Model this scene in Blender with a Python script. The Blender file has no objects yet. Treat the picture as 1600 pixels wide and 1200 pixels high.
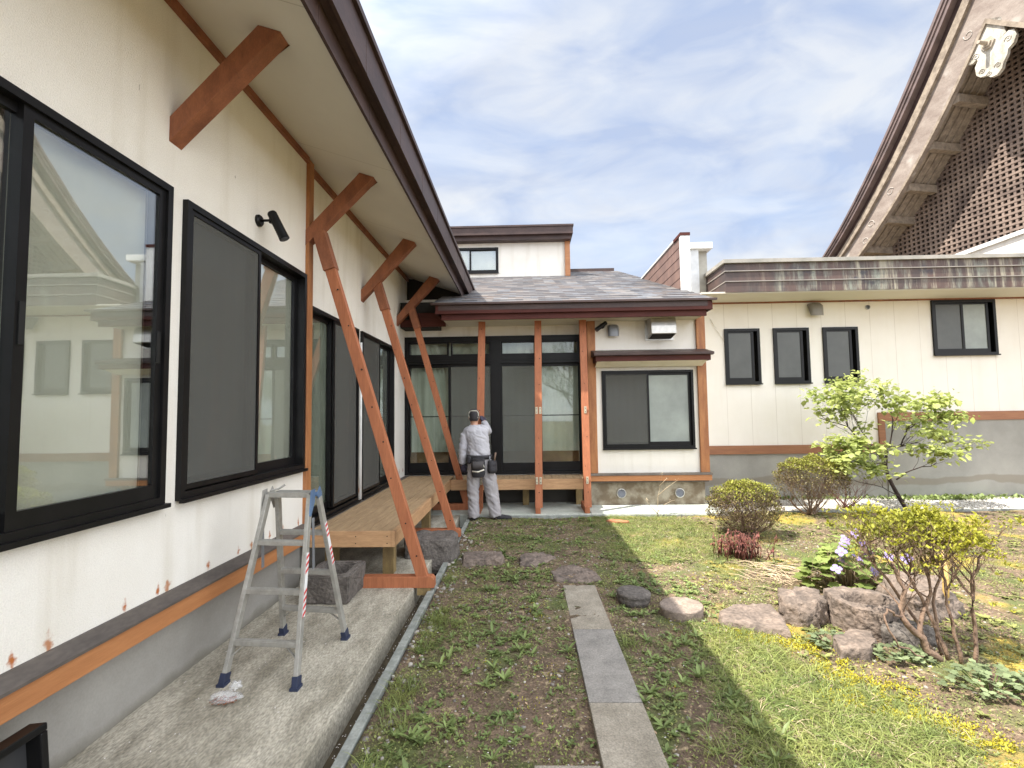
import bpy, bmesh, math, random
import numpy as np
from mathutils import Vector, Matrix, noise as mn

scene = bpy.context.scene
COL = scene.collection
R = math.radians
random.seed(4)
rng = np.random.default_rng(11)

# ------------------------------------------------------------------ camera
F, YAW, PIT, ROL, CH = 765.0, .0252, .0593, -.0133, 1.65
cy_, sy_, cp_, sp_ = math.cos(YAW), math.sin(YAW), math.cos(PIT), math.sin(PIT)
fwd = Vector((-sy_ * cp_, cy_ * cp_, sp_))
rgt = Vector((cy_, sy_, 0))
upv = rgt.cross(fwd)
c_, s_ = math.cos(ROL), math.sin(ROL)
r2 = c_ * rgt + s_ * upv
u2 = -s_ * rgt + c_ * upv
cam = bpy.data.cameras.new('camera')
cam.sensor_fit = 'HORIZONTAL'
cam.sensor_width = 36
cam.lens = 36 * F / 1600
cam.clip_start = .05
cam.clip_end = 3000
cam_o = bpy.data.objects.new('camera', cam)
COL.objects.link(cam_o)
cam_o.matrix_world = Matrix(((r2.x, u2.x, -fwd.x, 0), (r2.y, u2.y, -fwd.y, 0), (r2.z, u2.z, -fwd.z, CH), (0, 0, 0, 1)))
scene.camera = cam_o

# ------------------------------------------------------------------ sky and sun
SUNV = Vector((-.53, -.20, 1)).normalized()          # towards the sun
SKY_STR, SUN_STR, EXPO = .13, 4.8, 1.20
world = bpy.data.worlds.new('World')
scene.world = world
world.use_nodes = True
wn, wl = world.node_tree.nodes, world.node_tree.links
wn.clear()
wo = wn.new('ShaderNodeOutputWorld')
bg = wn.new('ShaderNodeBackground')
bg.inputs['Strength'].default_value = SKY_STR
sky = wn.new('ShaderNodeTexSky')
sky.sky_type = 'NISHITA'
sky.sun_disc = False
sky.sun_elevation = math.asin(SUNV.z)
sky.sun_rotation = math.atan2(SUNV.x, SUNV.y)
sky.air_density = 1.0
sky.dust_density = 1.2
tc = wn.new('ShaderNodeTexCoord')
mp = wn.new('ShaderNodeMapping')
mp.inputs['Rotation'].default_value = (R(20), R(-12), R(35))
mp.inputs['Scale'].default_value = (1.0, 2.6, 3.4)
wl.new(tc.outputs['Generated'], mp.inputs['Vector'])
n1 = wn.new('ShaderNodeTexNoise')
n1.inputs['Scale'].default_value = 2.7
n1.inputs['Detail'].default_value = 8
n1.inputs['Roughness'].default_value = .58
n1.inputs['Distortion'].default_value = .35
wl.new(mp.outputs['Vector'], n1.inputs['Vector'])
cr = wn.new('ShaderNodeValToRGB')
cr.color_ramp.elements[0].position = .36
cr.color_ramp.elements[0].color = (.70, .70, .70, 1)
cr.color_ramp.elements[1].position = .62
cr.color_ramp.elements[1].color = (.97, .97, .97, 1)
wl.new(n1.outputs['Fac'], cr.inputs['Fac'])
n2 = wn.new('ShaderNodeTexNoise')
n2.inputs['Scale'].default_value = 4.2
n2.inputs['Detail'].default_value = 9
n2.inputs['Distortion'].default_value = .5
wl.new(mp.outputs['Vector'], n2.inputs['Vector'])
cc = wn.new('ShaderNodeValToRGB')
cc.color_ramp.elements[0].position = .35
cc.color_ramp.elements[0].color = (1.88, 2.18, 2.85, 1)
cc.color_ramp.elements[1].position = .62
cc.color_ramp.elements[1].color = (2.9, 3.02, 3.2, 1)
wl.new(n2.outputs['Fac'], cc.inputs['Fac'])
# thin cloud is brighter towards the sun (forward scattering)
dp = wn.new('ShaderNodeVectorMath')
dp.operation = 'DOT_PRODUCT'
wl.new(tc.outputs['Generated'], dp.inputs[0])
dp.inputs[1].default_value = SUNV
mr = wn.new('ShaderNodeMapRange')
mr.inputs['From Min'].default_value = .40
mr.inputs['From Max'].default_value = 1.0
mr.inputs['To Min'].default_value = 1.0
mr.inputs['To Max'].default_value = 3.0
wl.new(dp.outputs['Value'], mr.inputs['Value'])
sc_ = wn.new('ShaderNodeVectorMath')
sc_.operation = 'SCALE'
wl.new(cc.outputs['Color'], sc_.inputs[0])
# bright lobe added to the unseen sky, back right, to light the left wall
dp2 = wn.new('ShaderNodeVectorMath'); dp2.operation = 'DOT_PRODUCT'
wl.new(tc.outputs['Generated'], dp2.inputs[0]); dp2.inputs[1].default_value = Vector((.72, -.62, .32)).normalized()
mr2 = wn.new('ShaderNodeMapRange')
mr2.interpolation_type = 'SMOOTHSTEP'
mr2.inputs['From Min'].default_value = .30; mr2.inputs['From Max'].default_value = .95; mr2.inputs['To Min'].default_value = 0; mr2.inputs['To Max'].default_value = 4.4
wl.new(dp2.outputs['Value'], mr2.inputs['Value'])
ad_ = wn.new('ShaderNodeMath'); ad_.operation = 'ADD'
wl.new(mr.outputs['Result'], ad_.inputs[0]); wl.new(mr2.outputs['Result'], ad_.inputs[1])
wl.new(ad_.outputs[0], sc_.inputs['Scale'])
mx = wn.new('ShaderNodeMix')
mx.data_type = 'RGBA'
wl.new(cr.outputs['Color'], mx.inputs['Factor'])
wl.new(sky.outputs['Color'], mx.inputs['A'])
wl.new(sc_.outputs['Vector'], mx.inputs['B'])
# warm tint on the sun glow and on the added lobe
wv = wn.new('ShaderNodeMix'); wv.data_type = 'RGBA'; wv.blend_type = 'MULTIPLY'
wr = wn.new('ShaderNodeMapRange'); wr.inputs['From Min'].default_value = 1.0; wr.inputs['From Max'].default_value = 3.0
wl.new(ad_.outputs[0], wr.inputs['Value']); wl.new(wr.outputs['Result'], wv.inputs['Factor'])
wl.new(mx.outputs['Result'], wv.inputs['A']); wv.inputs['B'].default_value = (1.03, .985, .90, 1)
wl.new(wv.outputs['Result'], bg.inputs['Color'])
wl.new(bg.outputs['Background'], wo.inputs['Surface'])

sun = bpy.data.lights.new('sun', 'SUN')
sun.energy = SUN_STR
sun.angle = R(.6)
sun.color = (1, .95, .86)
sun_o = bpy.data.objects.new('sun', sun)
COL.objects.link(sun_o)
sun_o.rotation_euler = (-SUNV).to_track_quat('-Z', 'Y').to_euler()
sun_o.location = (0, 0, 30)

scene.view_settings.view_transform = 'Standard'
scene.view_settings.look = 'None'
scene.view_settings.exposure = EXPO
scene.view_settings.gamma = 1

# ------------------------------------------------------------------ materials
def mat(name, col, col2=None, rough=.7, scale=6, stretch=(1, 1, 1), lo=.35, hi=.65, bump=.0, bscale=60, bstretch=(1, 1, 1),
        metal=0, spec=.5, detail=5, island=0, trans=0, coat=0, fine=0):
    """procedural surface: two colours mixed by noise, optional bump, per-piece variation, translucency"""
    m = bpy.data.materials.new(name)
    m.use_nodes = True
    N, L = m.node_tree.nodes, m.node_tree.links
    b = N['Principled BSDF']
    b.inputs['Roughness'].default_value = rough
    b.inputs['Metallic'].default_value = metal
    b.inputs['Specular IOR Level'].default_value = spec
    b.inputs['Coat Weight'].default_value = coat
    col2 = col2 or tuple(c * .8 for c in col)
    t = N.new('ShaderNodeTexCoord')
    mp = N.new('ShaderNodeMapping')
    mp.inputs['Scale'].default_value = stretch
    L.new(t.outputs['Object'], mp.inputs['Vector'])
    n = N.new('ShaderNodeTexNoise')
    n.inputs['Scale'].default_value = scale
    n.inputs['Detail'].default_value = detail
    n.inputs['Roughness'].default_value = .6
    L.new(mp.outputs['Vector'], n.inputs['Vector'])
    r = N.new('ShaderNodeValToRGB')
    r.color_ramp.elements[0].position = lo
    r.color_ramp.elements[1].position = hi
    r.color_ramp.elements[0].color = (*col2, 1)
    r.color_ramp.elements[1].color = (*col, 1)
    L.new(n.outputs['Fac'], r.inputs['Fac'])
    out = r.outputs['Color']
    if fine:
        nf = N.new('ShaderNodeTexNoise')
        nf.inputs['Scale'].default_value = bscale
        nf.inputs['Detail'].default_value = 3
        L.new(mp.outputs['Vector'], nf.inputs['Vector'])
        q = N.new('ShaderNodeMapRange')
        q.inputs['From Min'].default_value = .3
        q.inputs['From Max'].default_value = .7
        q.inputs['To Min'].default_value = 1 - fine
        q.inputs['To Max'].default_value = 1 + fine
        L.new(nf.outputs['Fac'], q.inputs['Value'])
        v = N.new('ShaderNodeVectorMath')
        v.operation = 'SCALE'
        L.new(out, v.inputs[0])
        L.new(q.outputs['Result'], v.inputs['Scale'])
        out = v.outputs['Vector']
    if island:
        g = N.new('ShaderNodeNewGeometry')
        h = N.new('ShaderNodeMapRange')
        h.inputs['To Min'].default_value = 1 - island
        h.inputs['To Max'].default_value = 1 + island
        L.new(g.outputs['Random Per Island'], h.inputs['Value'])
        v = N.new('ShaderNodeVectorMath')
        v.operation = 'SCALE'
        L.new(out, v.inputs[0])
        L.new(h.outputs['Result'], v.inputs['Scale'])
        out = v.outputs['Vector']
    L.new(out, b.inputs['Base Color'])
    m['out'] = 1
    if bump:
        mb = N.new('ShaderNodeMapping')
        mb.inputs['Scale'].default_value = bstretch
        L.new(t.outputs['Object'], mb.inputs['Vector'])
        nb = N.new('ShaderNodeTexNoise')
        nb.inputs['Scale'].default_value = bscale
        nb.inputs['Detail'].default_value = 6
        L.new(mb.outputs['Vector'], nb.inputs['Vector'])
        bp = N.new('ShaderNodeBump')
        bp.inputs['Strength'].default_value = bump
        bp.inputs['Distance'].default_value = .02
        L.new(nb.outputs['Fac'], bp.inputs['Height'])
        L.new(bp.outputs['Normal'], b.inputs['Normal'])
    if trans:
        tr = N.new('ShaderNodeBsdfTranslucent')
        L.new(out, tr.inputs['Color'])
        ms = N.new('ShaderNodeMixShader')
        ms.inputs['Fac'].default_value = trans
        L.new(b.outputs['BSDF'], ms.inputs[1])
        L.new(tr.outputs['BSDF'], ms.inputs[2])
        L.new(ms.outputs['Shader'], N['Material Output'].inputs['Surface'])
    return m

def overlay(m, col, make):
    """mix another colour over a material's base colour; make(N, L, texcoord) returns the mask socket"""
    N, L = m.node_tree.nodes, m.node_tree.links
    b = N['Principled BSDF']
    src = b.inputs['Base Color'].links[0].from_socket
    t = N.new('ShaderNodeTexCoord')
    k = make(N, L, t.outputs['Object'])
    x = N.new('ShaderNodeMix')
    x.data_type = 'RGBA'
    L.new(k, x.inputs['Factor'])
    L.new(src, x.inputs['A'])
    x.inputs['B'].default_value = (*col, 1)
    L.new(x.outputs['Result'], b.inputs['Base Color'])

def math_(N, L, op, a, b=None, clamp=False):
    n = N.new('ShaderNodeMath')
    n.operation = op
    n.use_clamp = clamp
    for i, v in enumerate((a, b)):
        if v is None: continue
        if isinstance(v, (int, float)): n.inputs[i].default_value = v
        else: L.new(v, n.inputs[i])
    return n.outputs[0]

def glass(name, base, ior=1.9, tint=(.9, .93, .9)):
    m = bpy.data.materials.new(name)
    m.use_nodes = True
    N, L = m.node_tree.nodes, m.node_tree.links
    N.remove(N['Principled BSDF'])
    tr = N.new('ShaderNodeBsdfTransparent')
    tr.inputs['Color'].default_value = (*tint, 1)
    gl = N.new('ShaderNodeBsdfGlossy')
    gl.inputs['Roughness'].default_value = .012
    gl.inputs['Color'].default_value = (.95, .97, 1, 1)
    lw = N.new('ShaderNodeLayerWeight')
    lw.inputs['Blend'].default_value = .5
    fr = math_(N, L, 'MULTIPLY', math_(N, L, 'POWER', lw.outputs['Facing'], 3.0), .9)
    t = N.new('ShaderNodeTexCoord')
    nz = N.new('ShaderNodeTexNoise')
    nz.inputs['Scale'].default_value = 2.2
    L.new(t.outputs['Object'], nz.inputs['Vector'])
    bp = N.new('ShaderNodeBump')
    bp.inputs['Strength'].default_value = .012
    bp.inputs['Distance'].default_value = .02
    L.new(nz.outputs['Fac'], bp.inputs['Height'])
    L.new(bp.outputs['Normal'], gl.inputs['Normal'])
    f = math_(N, L, 'ADD', fr, base, True)
    ms = N.new('ShaderNodeMixShader')
    L.new(f, ms.inputs[0])
    L.new(tr.outputs[0], ms.inputs[1])
    L.new(gl.outputs[0], ms.inputs[2])
    L.new(ms.outputs[0], N['Material Output'].inputs['Surface'])
    return m

def screen_mat(name, col, open_):
    m = bpy.data.materials.new(name)
    m.use_nodes = True
    N, L = m.node_tree.nodes, m.node_tree.links
    b = N['Principled BSDF']
    b.inputs['Base Color'].default_value = (*col, 1)
    b.inputs['Roughness'].default_value = .75
    t = N.new('ShaderNodeTexCoord')
    nz = N.new('ShaderNodeTexNoise')
    nz.inputs['Scale'].default_value = 3
    L.new(t.outputs['Object'], nz.inputs['Vector'])
    q = N.new('ShaderNodeMapRange')
    q.inputs['To Min'].default_value = open_ - .08
    q.inputs['To Max'].default_value = open_ + .08
    L.new(nz.outputs['Fac'], q.inputs['Value'])
    tr = N.new('ShaderNodeBsdfTransparent')
    ms = N.new('ShaderNodeMixShader')
    L.new(q.outputs[0], ms.inputs[0])
    L.new(b.outputs[0], ms.inputs[1])
    L.new(tr.outputs[0], ms.inputs[2])
    L.new(ms.outputs[0], N['Material Output'].inputs['Surface'])
    return m

M = {}
M['stucco'] = mat('cream_siding', (.80, .765, .70), (.75, .71, .64), rough=.85, scale=2.2, bump=.35, bscale=160, fine=.05)
M['panel'] = mat('cream_panel', (.80, .755, .68), (.74, .70, .62), rough=.8, scale=1.3, bump=.25, bscale=120, fine=.03)
M['soffit'] = mat('soffit_board', (.64, .60, .52), (.60, .56, .485), rough=.85, scale=1.2)
M['white'] = mat('white_cap', (.80, .80, .78), rough=.5, scale=3)
M['wood'] = mat('stained_timber', (.29, .103, .045), (.18, .060, .027), rough=.6, scale=3, stretch=(3, 3, 1.2), bump=.2, bscale=40, bstretch=(4, 4, .6), fine=.12)
M['brace'] = mat('brace_timber', (.39, .135, .056), (.30, .098, .040), rough=.66, scale=9, stretch=(3, 3, .25), lo=.3, hi=.7, bump=.2, bscale=40, bstretch=(4, 4, .3), fine=.12)
M['trim'] = mat('orange_board', (.43, .185, .070), (.35, .14, .05), rough=.55, scale=2.5, stretch=(.5, .5, 5), bump=.12, bscale=30, bstretch=(.6, .6, 6), fine=.06)
M['post'] = mat('house_post', (.40, .17, .06), (.27, .10, .035), rough=.6, scale=4, stretch=(4, 4, .7), bump=.15, bscale=40, bstretch=(5, 5, .6), fine=.12)
M['deck'] = mat('deck_board', (.44, .30, .165), (.35, .23, .125), rough=.7, scale=7, stretch=(4, .5, 4), bump=.2, bscale=30, bstretch=(9, .7, 9), island=.06, fine=.12)
M['deckx'] = mat('deck_fascia', (.50, .30, .15), (.39, .22, .11), rough=.65, scale=5, stretch=(.7, .7, 6), bump=.15, bscale=30, bstretch=(.7, .7, 8), fine=.1)
M['leg'] = mat('deck_leg', (.27, .19, .075), (.17, .115, .05), rough=.75, scale=6, stretch=(3, 3, 1), fine=.15)
M['flash'] = mat('dull_flashing', (.115, .095, .08), (.07, .058, .05), rough=.6, scale=5, stretch=(1, .4, 1), fine=.15)
M['wtrim'] = mat('wing_trim', (.30, .13, .058), (.22, .088, .04), rough=.6, scale=3, stretch=(.6, .6, 5), fine=.1)
M['black'] = mat('dark_aluminium', (.008, .0075, .008), (.005, .005, .005), rough=.38, scale=5, spec=.22)
M['fascia'] = mat('brown_metal', (.070, .043, .038), (.045, .028, .026), rough=.5, scale=2.5, stretch=(1, 1, 3), bump=.05, bscale=20, spec=.3, fine=.1)
M['redboard'] = mat('red_brown_board', (.085, .024, .018), (.055, .015, .012), rough=.6, spec=.2, scale=3, stretch=(.6, .6, 4), fine=.1)
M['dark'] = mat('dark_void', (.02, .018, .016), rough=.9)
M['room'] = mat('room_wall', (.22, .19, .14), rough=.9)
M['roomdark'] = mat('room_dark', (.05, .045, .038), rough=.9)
M['curtain'] = mat('pale_curtain', (.60, .58, .50), (.52, .50, .43), rough=.9, scale=1.3, stretch=(1, 1, .6), trans=.1)
M['curtaing'] = mat('grey_green_curtain', (.36, .36, .31), (.27, .275, .235), rough=.9, scale=3, stretch=(2, 2, .6), trans=.1)
M['rearcurtain'] = mat('rear_curtain', (.60, .62, .55), (.46, .48, .42), rough=.9, scale=2, stretch=(2, 2, .7), trans=.1)
M['blind'] = mat('room_blind', (.30, .30, .27), (.24, .24, .22), rough=.9, scale=3)
M['shoji'] = mat('interior_timber', (.30, .17, .08), rough=.7)
M['glass'] = glass('window_glass', .05)
M['glassr'] = glass('reflective_glass', .13, 1.9, (.93, .95, .93))
M['screen'] = screen_mat('insect_screen', (.10, .10, .09), .42)
M['screenlight'] = screen_mat('pale_insect_screen', (.15, .155, .135), .5)
M['frost'] = mat('frosted_glass', (.075, .077, .070), (.055, .057, .052), rough=.35, scale=2, bump=.1, bscale=200)
M['frostlight'] = mat('pale_frosted_glass', (.30, .33, .30), (.20, .22, .20), rough=.3, scale=1.6, bump=.1, bscale=200)
M['conc'] = mat('old_concrete', (.44, .40, .32), (.25, .225, .17), rough=.92, scale=3.4, stretch=(1.9, .7, 1), lo=.36, hi=.62, bump=.45, bscale=55, detail=11, fine=.32)
M['concw'] = mat('pale_concrete', (.50, .51, .45), (.36, .38, .33), rough=.9, scale=3.2, bump=.2, bscale=50, fine=.12)
M['found'] = mat('foundation_render', (.30, .285, .255), (.235, .22, .195), rough=.9, scale=1.6, bump=.12, bscale=90, fine=.05)
M['foundst'] = mat('stained_foundation', (.30, .265, .20), (.15, .115, .075), rough=.9, scale=4, lo=.42, hi=.6, detail=9, bump=.15, bscale=40)
M['galv'] = mat('kerb_concrete', (.31, .32, .29), (.17, .18, .16), rough=.85, scale=9, bump=.2, bscale=60, fine=.12)
M['wet'] = mat('wet_silt', (.085, .065, .038), (.045, .034, .022), rough=.18, scale=9, spec=.6)
M['paver'] = mat('paving_slab', (.36, .315, .25), (.22, .19, .145), rough=.92, scale=6, lo=.3, hi=.68, detail=10, bump=.4, bscale=110, fine=.25)
M['paverb'] = mat('bluish_paving_slab', (.30, .275, .245), (.20, .185, .165), rough=.92, scale=6, lo=.3, hi=.68, detail=10, bump=.35, bscale=110, fine=.22)
M['rock'] = mat('garden_rock', (.225, .172, .138), (.095, .075, .062), rough=.92, scale=9, lo=.33, hi=.66, bump=.7, bscale=38, detail=9, fine=.25)
M['rockd'] = mat('dark_stone', (.155, .135, .118), (.08, .068, .06), rough=.92, scale=8, lo=.33, hi=.68, bump=.8, bscale=40, detail=9, fine=.3)
M['alu'] = mat('ladder_aluminium', (.38, .365, .33), (.29, .28, .25), rough=.45, scale=14, metal=.3, bump=.05, bscale=50, fine=.06)
M['bluem'] = mat('blue_steel_bracket', (.12, .20, .34), (.09, .15, .26), rough=.45, metal=.3)
M['navy'] = mat('navy_rubber', (.018, .026, .060), rough=.6)
M['redp'] = mat('red_sticker', (.62, .035, .035), rough=.5)
M['whitep'] = mat('white_sticker', (.78, .77, .76), rough=.5)
M['steel'] = mat('galvanised_steel', (.52, .50, .47), (.42, .41, .38), rough=.35, metal=.75, scale=12)
M['ventg'] = mat('grey_vent', (.24, .25, .27), rough=.45, metal=.3)
M['bvent'] = mat('bronze_vent', (.23, .21, .18), rough=.5)
M['zinc'] = mat('zinc_hinge', (.62, .56, .42), rough=.4, metal=.6)

# ------------------------------------------------------------------ mesh helpers
class MB:
    def __init__(s): s.v, s.f, s.m = [], [], []
    def add(s, vs, fs, mi=0):
        n = len(s.v)
        s.v += [tuple(v) for v in vs]
        s.f += [tuple(n + i for i in f) for f in fs]
        s.m += [mi] * len(fs)
    def box(s, x0, x1, y0, y1, z0, z1, mi=0):
        s.add([(x0, y0, z0), (x1, y0, z0), (x1, y1, z0), (x0, y1, z0), (x0, y0, z1), (x1, y0, z1), (x1, y1, z1), (x0, y1, z1)],
              [(0, 3, 2, 1), (4, 5, 6, 7), (0, 1, 5, 4), (1, 2, 6, 5), (2, 3, 7, 6), (3, 0, 4, 7)], mi)
    def beam(s, a, b, w, h, side=None, mi=0):
        """bar from a to b, w across `side`, h across the other direction"""
        a, b = Vector(a), Vector(b)
        d = (b - a).normalized()
        sd = Vector(side) if side else Vector((0, 1, 0))
        sd = (sd - d * sd.dot(d)).normalized()
        o = d.cross(sd).normalized()
        vs = []
        for p in (a, b):
            for i, j in ((-1, -1), (1, -1), (1, 1), (-1, 1)):
                vs.append(p + sd * (w / 2 * i) + o * (h / 2 * j))
        s.add(vs, [(0, 1, 2, 3), (7, 6, 5, 4), (0, 4, 5, 1), (1, 5, 6, 2), (2, 6, 7, 3), (3, 7, 4, 0)], mi)
    def tube(s, pts, rad, n=8, mi=0, cap=True):
        pts = [Vector(p) for p in pts]
        if not isinstance(rad, (list, tuple)): rad = [rad] * len(pts)
        up = Vector((0, 0, 1))
        rings = []
        for i, p in enumerate(pts):
            d = (pts[min(i + 1, len(pts) - 1)] - pts[max(i - 1, 0)]).normalized()
            a = d.cross(up)
            if a.length < .15: a = d.cross(Vector((1, 0, 0)))
            a.normalize()
            b = d.cross(a)
            rings.append([p + (a * math.cos(t) + b * math.sin(t)) * rad[i] for t in [2 * math.pi * k / n for k in range(n)]])
        vs = [v for r in rings for v in r]
        fs = [(i * n + k, (i + 1) * n + k, (i + 1) * n + (k + 1) % n, i * n + (k + 1) % n) for i in range(len(pts) - 1) for k in range(n)]
        if cap: fs += [tuple(range(n)), tuple(range((len(pts) - 1) * n + n - 1, (len(pts) - 1) * n - 1, -1))]
        s.add(vs, fs, mi)
    def prism(s, poly, thick, O, U, V, W, mi=0):
        """2-D outline poly in the frame O,U,V pushed by thick along W"""
        O, U, V, W = Vector(O), Vector(U), Vector(V), Vector(W)
        n = len(poly)
        a = [O + U * p[0] + V * p[1] for p in poly]
        s.add(a + [p + W * thick for p in a], [tuple(range(n))[::-1], tuple(range(n, 2 * n))] + [(i, (i + 1) % n, n + (i + 1) % n, n + i) for i in range(n)], mi)
    def loft(s, secs, n=14, mi=0):
        """secs: (centre, rx, ry, axisx, axisy) rings"""
        vs = []
        for c, rx, ry, ax, ay in secs:
            c, ax, ay = Vector(c), Vector(ax), Vector(ay)
            vs += [c + ax * (rx * math.cos(t)) + ay * (ry * math.sin(t)) for t in [2 * math.pi * k / n for k in range(n)]]
        fs = [(i * n + k, i * n + (k + 1) % n, (i + 1) * n + (k + 1) % n, (i + 1) * n + k) for i in range(len(secs) - 1) for k in range(n)]
        fs += [tuple(range(n))[::-1], tuple(range((len(secs) - 1) * n, len(secs) * n))]
        s.add(vs, fs, mi)
    def build(s, name, m, parent=None, smooth=False, bevel=0, mods=None):
        me = bpy.data.meshes.new(name)
        off = wpos(parent) if parent else Vector((0, 0, 0))
        me.from_pydata([(v[0] - off.x, v[1] - off.y, v[2] - off.z) for v in s.v], [], s.f)
        for x in (m if isinstance(m, (list, tuple)) else [m]): me.materials.append(x)
        if any(s.m): me.polygons.foreach_set('material_index', s.m)
        bm = bmesh.new()
        bm.from_mesh(me)
        bmesh.ops.recalc_face_normals(bm, faces=bm.faces)
        bm.to_mesh(me)
        bm.free()
        if smooth:
            me.polygons.foreach_set('use_smooth', [True] * len(me.polygons))
        me.update()
        o = bpy.data.objects.new(name, me)
        COL.objects.link(o)
        if parent: o.parent = parent
        if bevel:
            b = o.modifiers.new('bevel', 'BEVEL')
            b.width = bevel
            b.segments = 2
            b.limit_method = 'ANGLE'
        return o

def wpos(o):
    p = Vector((0, 0, 0))
    while o:
        p += o.location
        o = o.parent
    return p

def tag(o, label, cat, group=None):
    o['label'] = label
    o['category'] = cat
    if group: o['group'] = group
    return o
def thing(name, label, cat, loc=(0, 0, 0), group=None):
    o = bpy.data.objects.new(name, None)
    o.empty_display_size = .2
    o.location = loc
    COL.objects.link(o)
    return tag(o, label, cat, group)
def struct(o, kind='structure'):
    o['kind'] = kind
    return o
def dup(root, loc, label=None):
    r = root.copy()
    COL.objects.link(r)
    r.location = loc
    if label: r['label'] = label
    for ch in list(root.children):
        c = ch.copy(); COL.objects.link(c); c.parent = r
        for g in list(ch.children):
            d = g.copy(); COL.objects.link(d); d.parent = c
    return r

def panel(mb, O, U, N, u0, u1, z0, z1, holes, t=.12, mi=0):
    """wall slab with rectangular openings; outer face lies in the plane O,U; N points outwards"""
    O, U, N = Vector(O), Vector(U), Vector(N)
    us = sorted({u0, u1, *[h[0] for h in holes], *[h[1] for h in holes]})
    for a, b in zip(us[:-1], us[1:]):
        if b - a < 1e-6: continue
        zz = z0
        cuts = sorted((h[2], h[3]) for h in holes if h[0] < b - 1e-6 and h[1] > a + 1e-6)
        for c0, c1 in cuts + [(z1, z1)]:
            if c0 - zz > 1e-4:
                mb.prism([(a, zz), (b, zz), (b, c0), (a, c0)], t, O, U, (0, 0, 1), -N, mi)
            zz = max(zz, c1)

def bars(mb, O, U, N, u0, u1, z0, z1, w, d0, d1, mi=0, wb=None, wt=None):
    """rectangular frame, bar width w, from depth d0 to d1 along N"""
    O, U, N = Vector(O), Vector(U), Vector(N)
    wb, wt = wb or w, wt or w
    Z = (0, 0, 1)
    def r(a, b, c, e): mb.prism([(a, c), (b, c), (b, e), (a, e)], d1 - d0, O + N * d0, U, Z, N, mi)
    r(u0, u0 + w, z0, z1); r(u1 - w, u1, z0, z1)
    r(u0 + w, u1 - w, z0, z0 + wb); r(u0 + w, u1 - w, z1 - wt, z1)

def window(parent, O, U, N, u0, u1, z0, z1, sashes, label=None, fw=.04, proud=.035, sill=.05, interior='room', depth=.5, name='window'):
    """aluminium window: frame > sash, glass_pane, insect_screen, curtain, window_recess
       sashes: (u0, u1, z0, z1, depth, glass, screen, curtain)"""
    mb = MB()
    bars(mb, O, U, N, u0, u1, z0, z1, fw, -.09, proud, wb=sill)
    Ov, Uv, Nv = Vector(O), Vector(U), Vector(N)
    mb.prism([(u0 - .01, z0 - .012), (u1 + .01, z0 - .012), (u1 + .01, z0 + .012), (u0 - .01, z0 + .012)], .03, Ov + Nv * (proud - .002), U, (0, 0, 1), N)
    fr = mb.build(name, M['black'], parent)
    if label: fr['label'] = label
    Z = (0, 0, 1)
    for a, b, c, e, d, g, scr, cur in sashes:
        s = MB(); bars(s, O, U, N, a, b, c, e, .045, d - .028, d, wb=.075)
        s.build('sash', M['black'], fr)
        s = MB(); s.prism([(a + .04, c + .07), (b - .04, c + .07), (b - .04, e - .04), (a + .04, e - .04)], .004, Ov + Nv * (d - .016), U, Z, N)
        s.build('glass_pane', M[g], fr)
        if scr:
            s = MB(); bars(s, O, U, N, a, b, c + .012, e, .03, d + .016, d + .034); s.build('screen_frame', M['black'], fr)
            s = MB(); s.prism([(a + .025, c + .03), (b - .025, c + .03), (b - .025, e - .025), (a + .025, e - .025)], .0015, Ov + Nv * (d + .024), U, Z, N)
            s.build('insect_screen', M[scr], fr)
        if cur:
            s = MB(); n = max(8, int((b - a) * 40))
            vs = []; fs = []
            for i in range(n + 1):
                x = a + .03 + (b - a - .06) * i / n
                dd = -.075 + (.003 * math.sin(i * .35) if cur == 'curtain' else .009 * math.sin(i * 1.15) + .004 * math.sin(i * 2.9 + a))
                vs += [Ov + Uv * x + Nv * dd + Vector((0, 0, c + .02)), Ov + Uv * x + Nv * dd + Vector((0, 0, e - .02))]
                if i: fs.append((2 * i - 2, 2 * i, 2 * i + 1, 2 * i - 1))
            s.add(vs, fs)
            o = s.build('curtain', M[cur], fr, smooth=True)
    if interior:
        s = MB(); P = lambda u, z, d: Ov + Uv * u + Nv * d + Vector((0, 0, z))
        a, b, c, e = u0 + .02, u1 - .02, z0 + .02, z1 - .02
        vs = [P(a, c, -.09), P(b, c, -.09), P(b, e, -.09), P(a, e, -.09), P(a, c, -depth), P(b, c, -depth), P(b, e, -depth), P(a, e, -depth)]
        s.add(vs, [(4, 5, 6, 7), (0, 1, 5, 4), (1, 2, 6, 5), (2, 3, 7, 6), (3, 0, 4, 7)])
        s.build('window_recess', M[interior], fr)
    return fr

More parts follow.
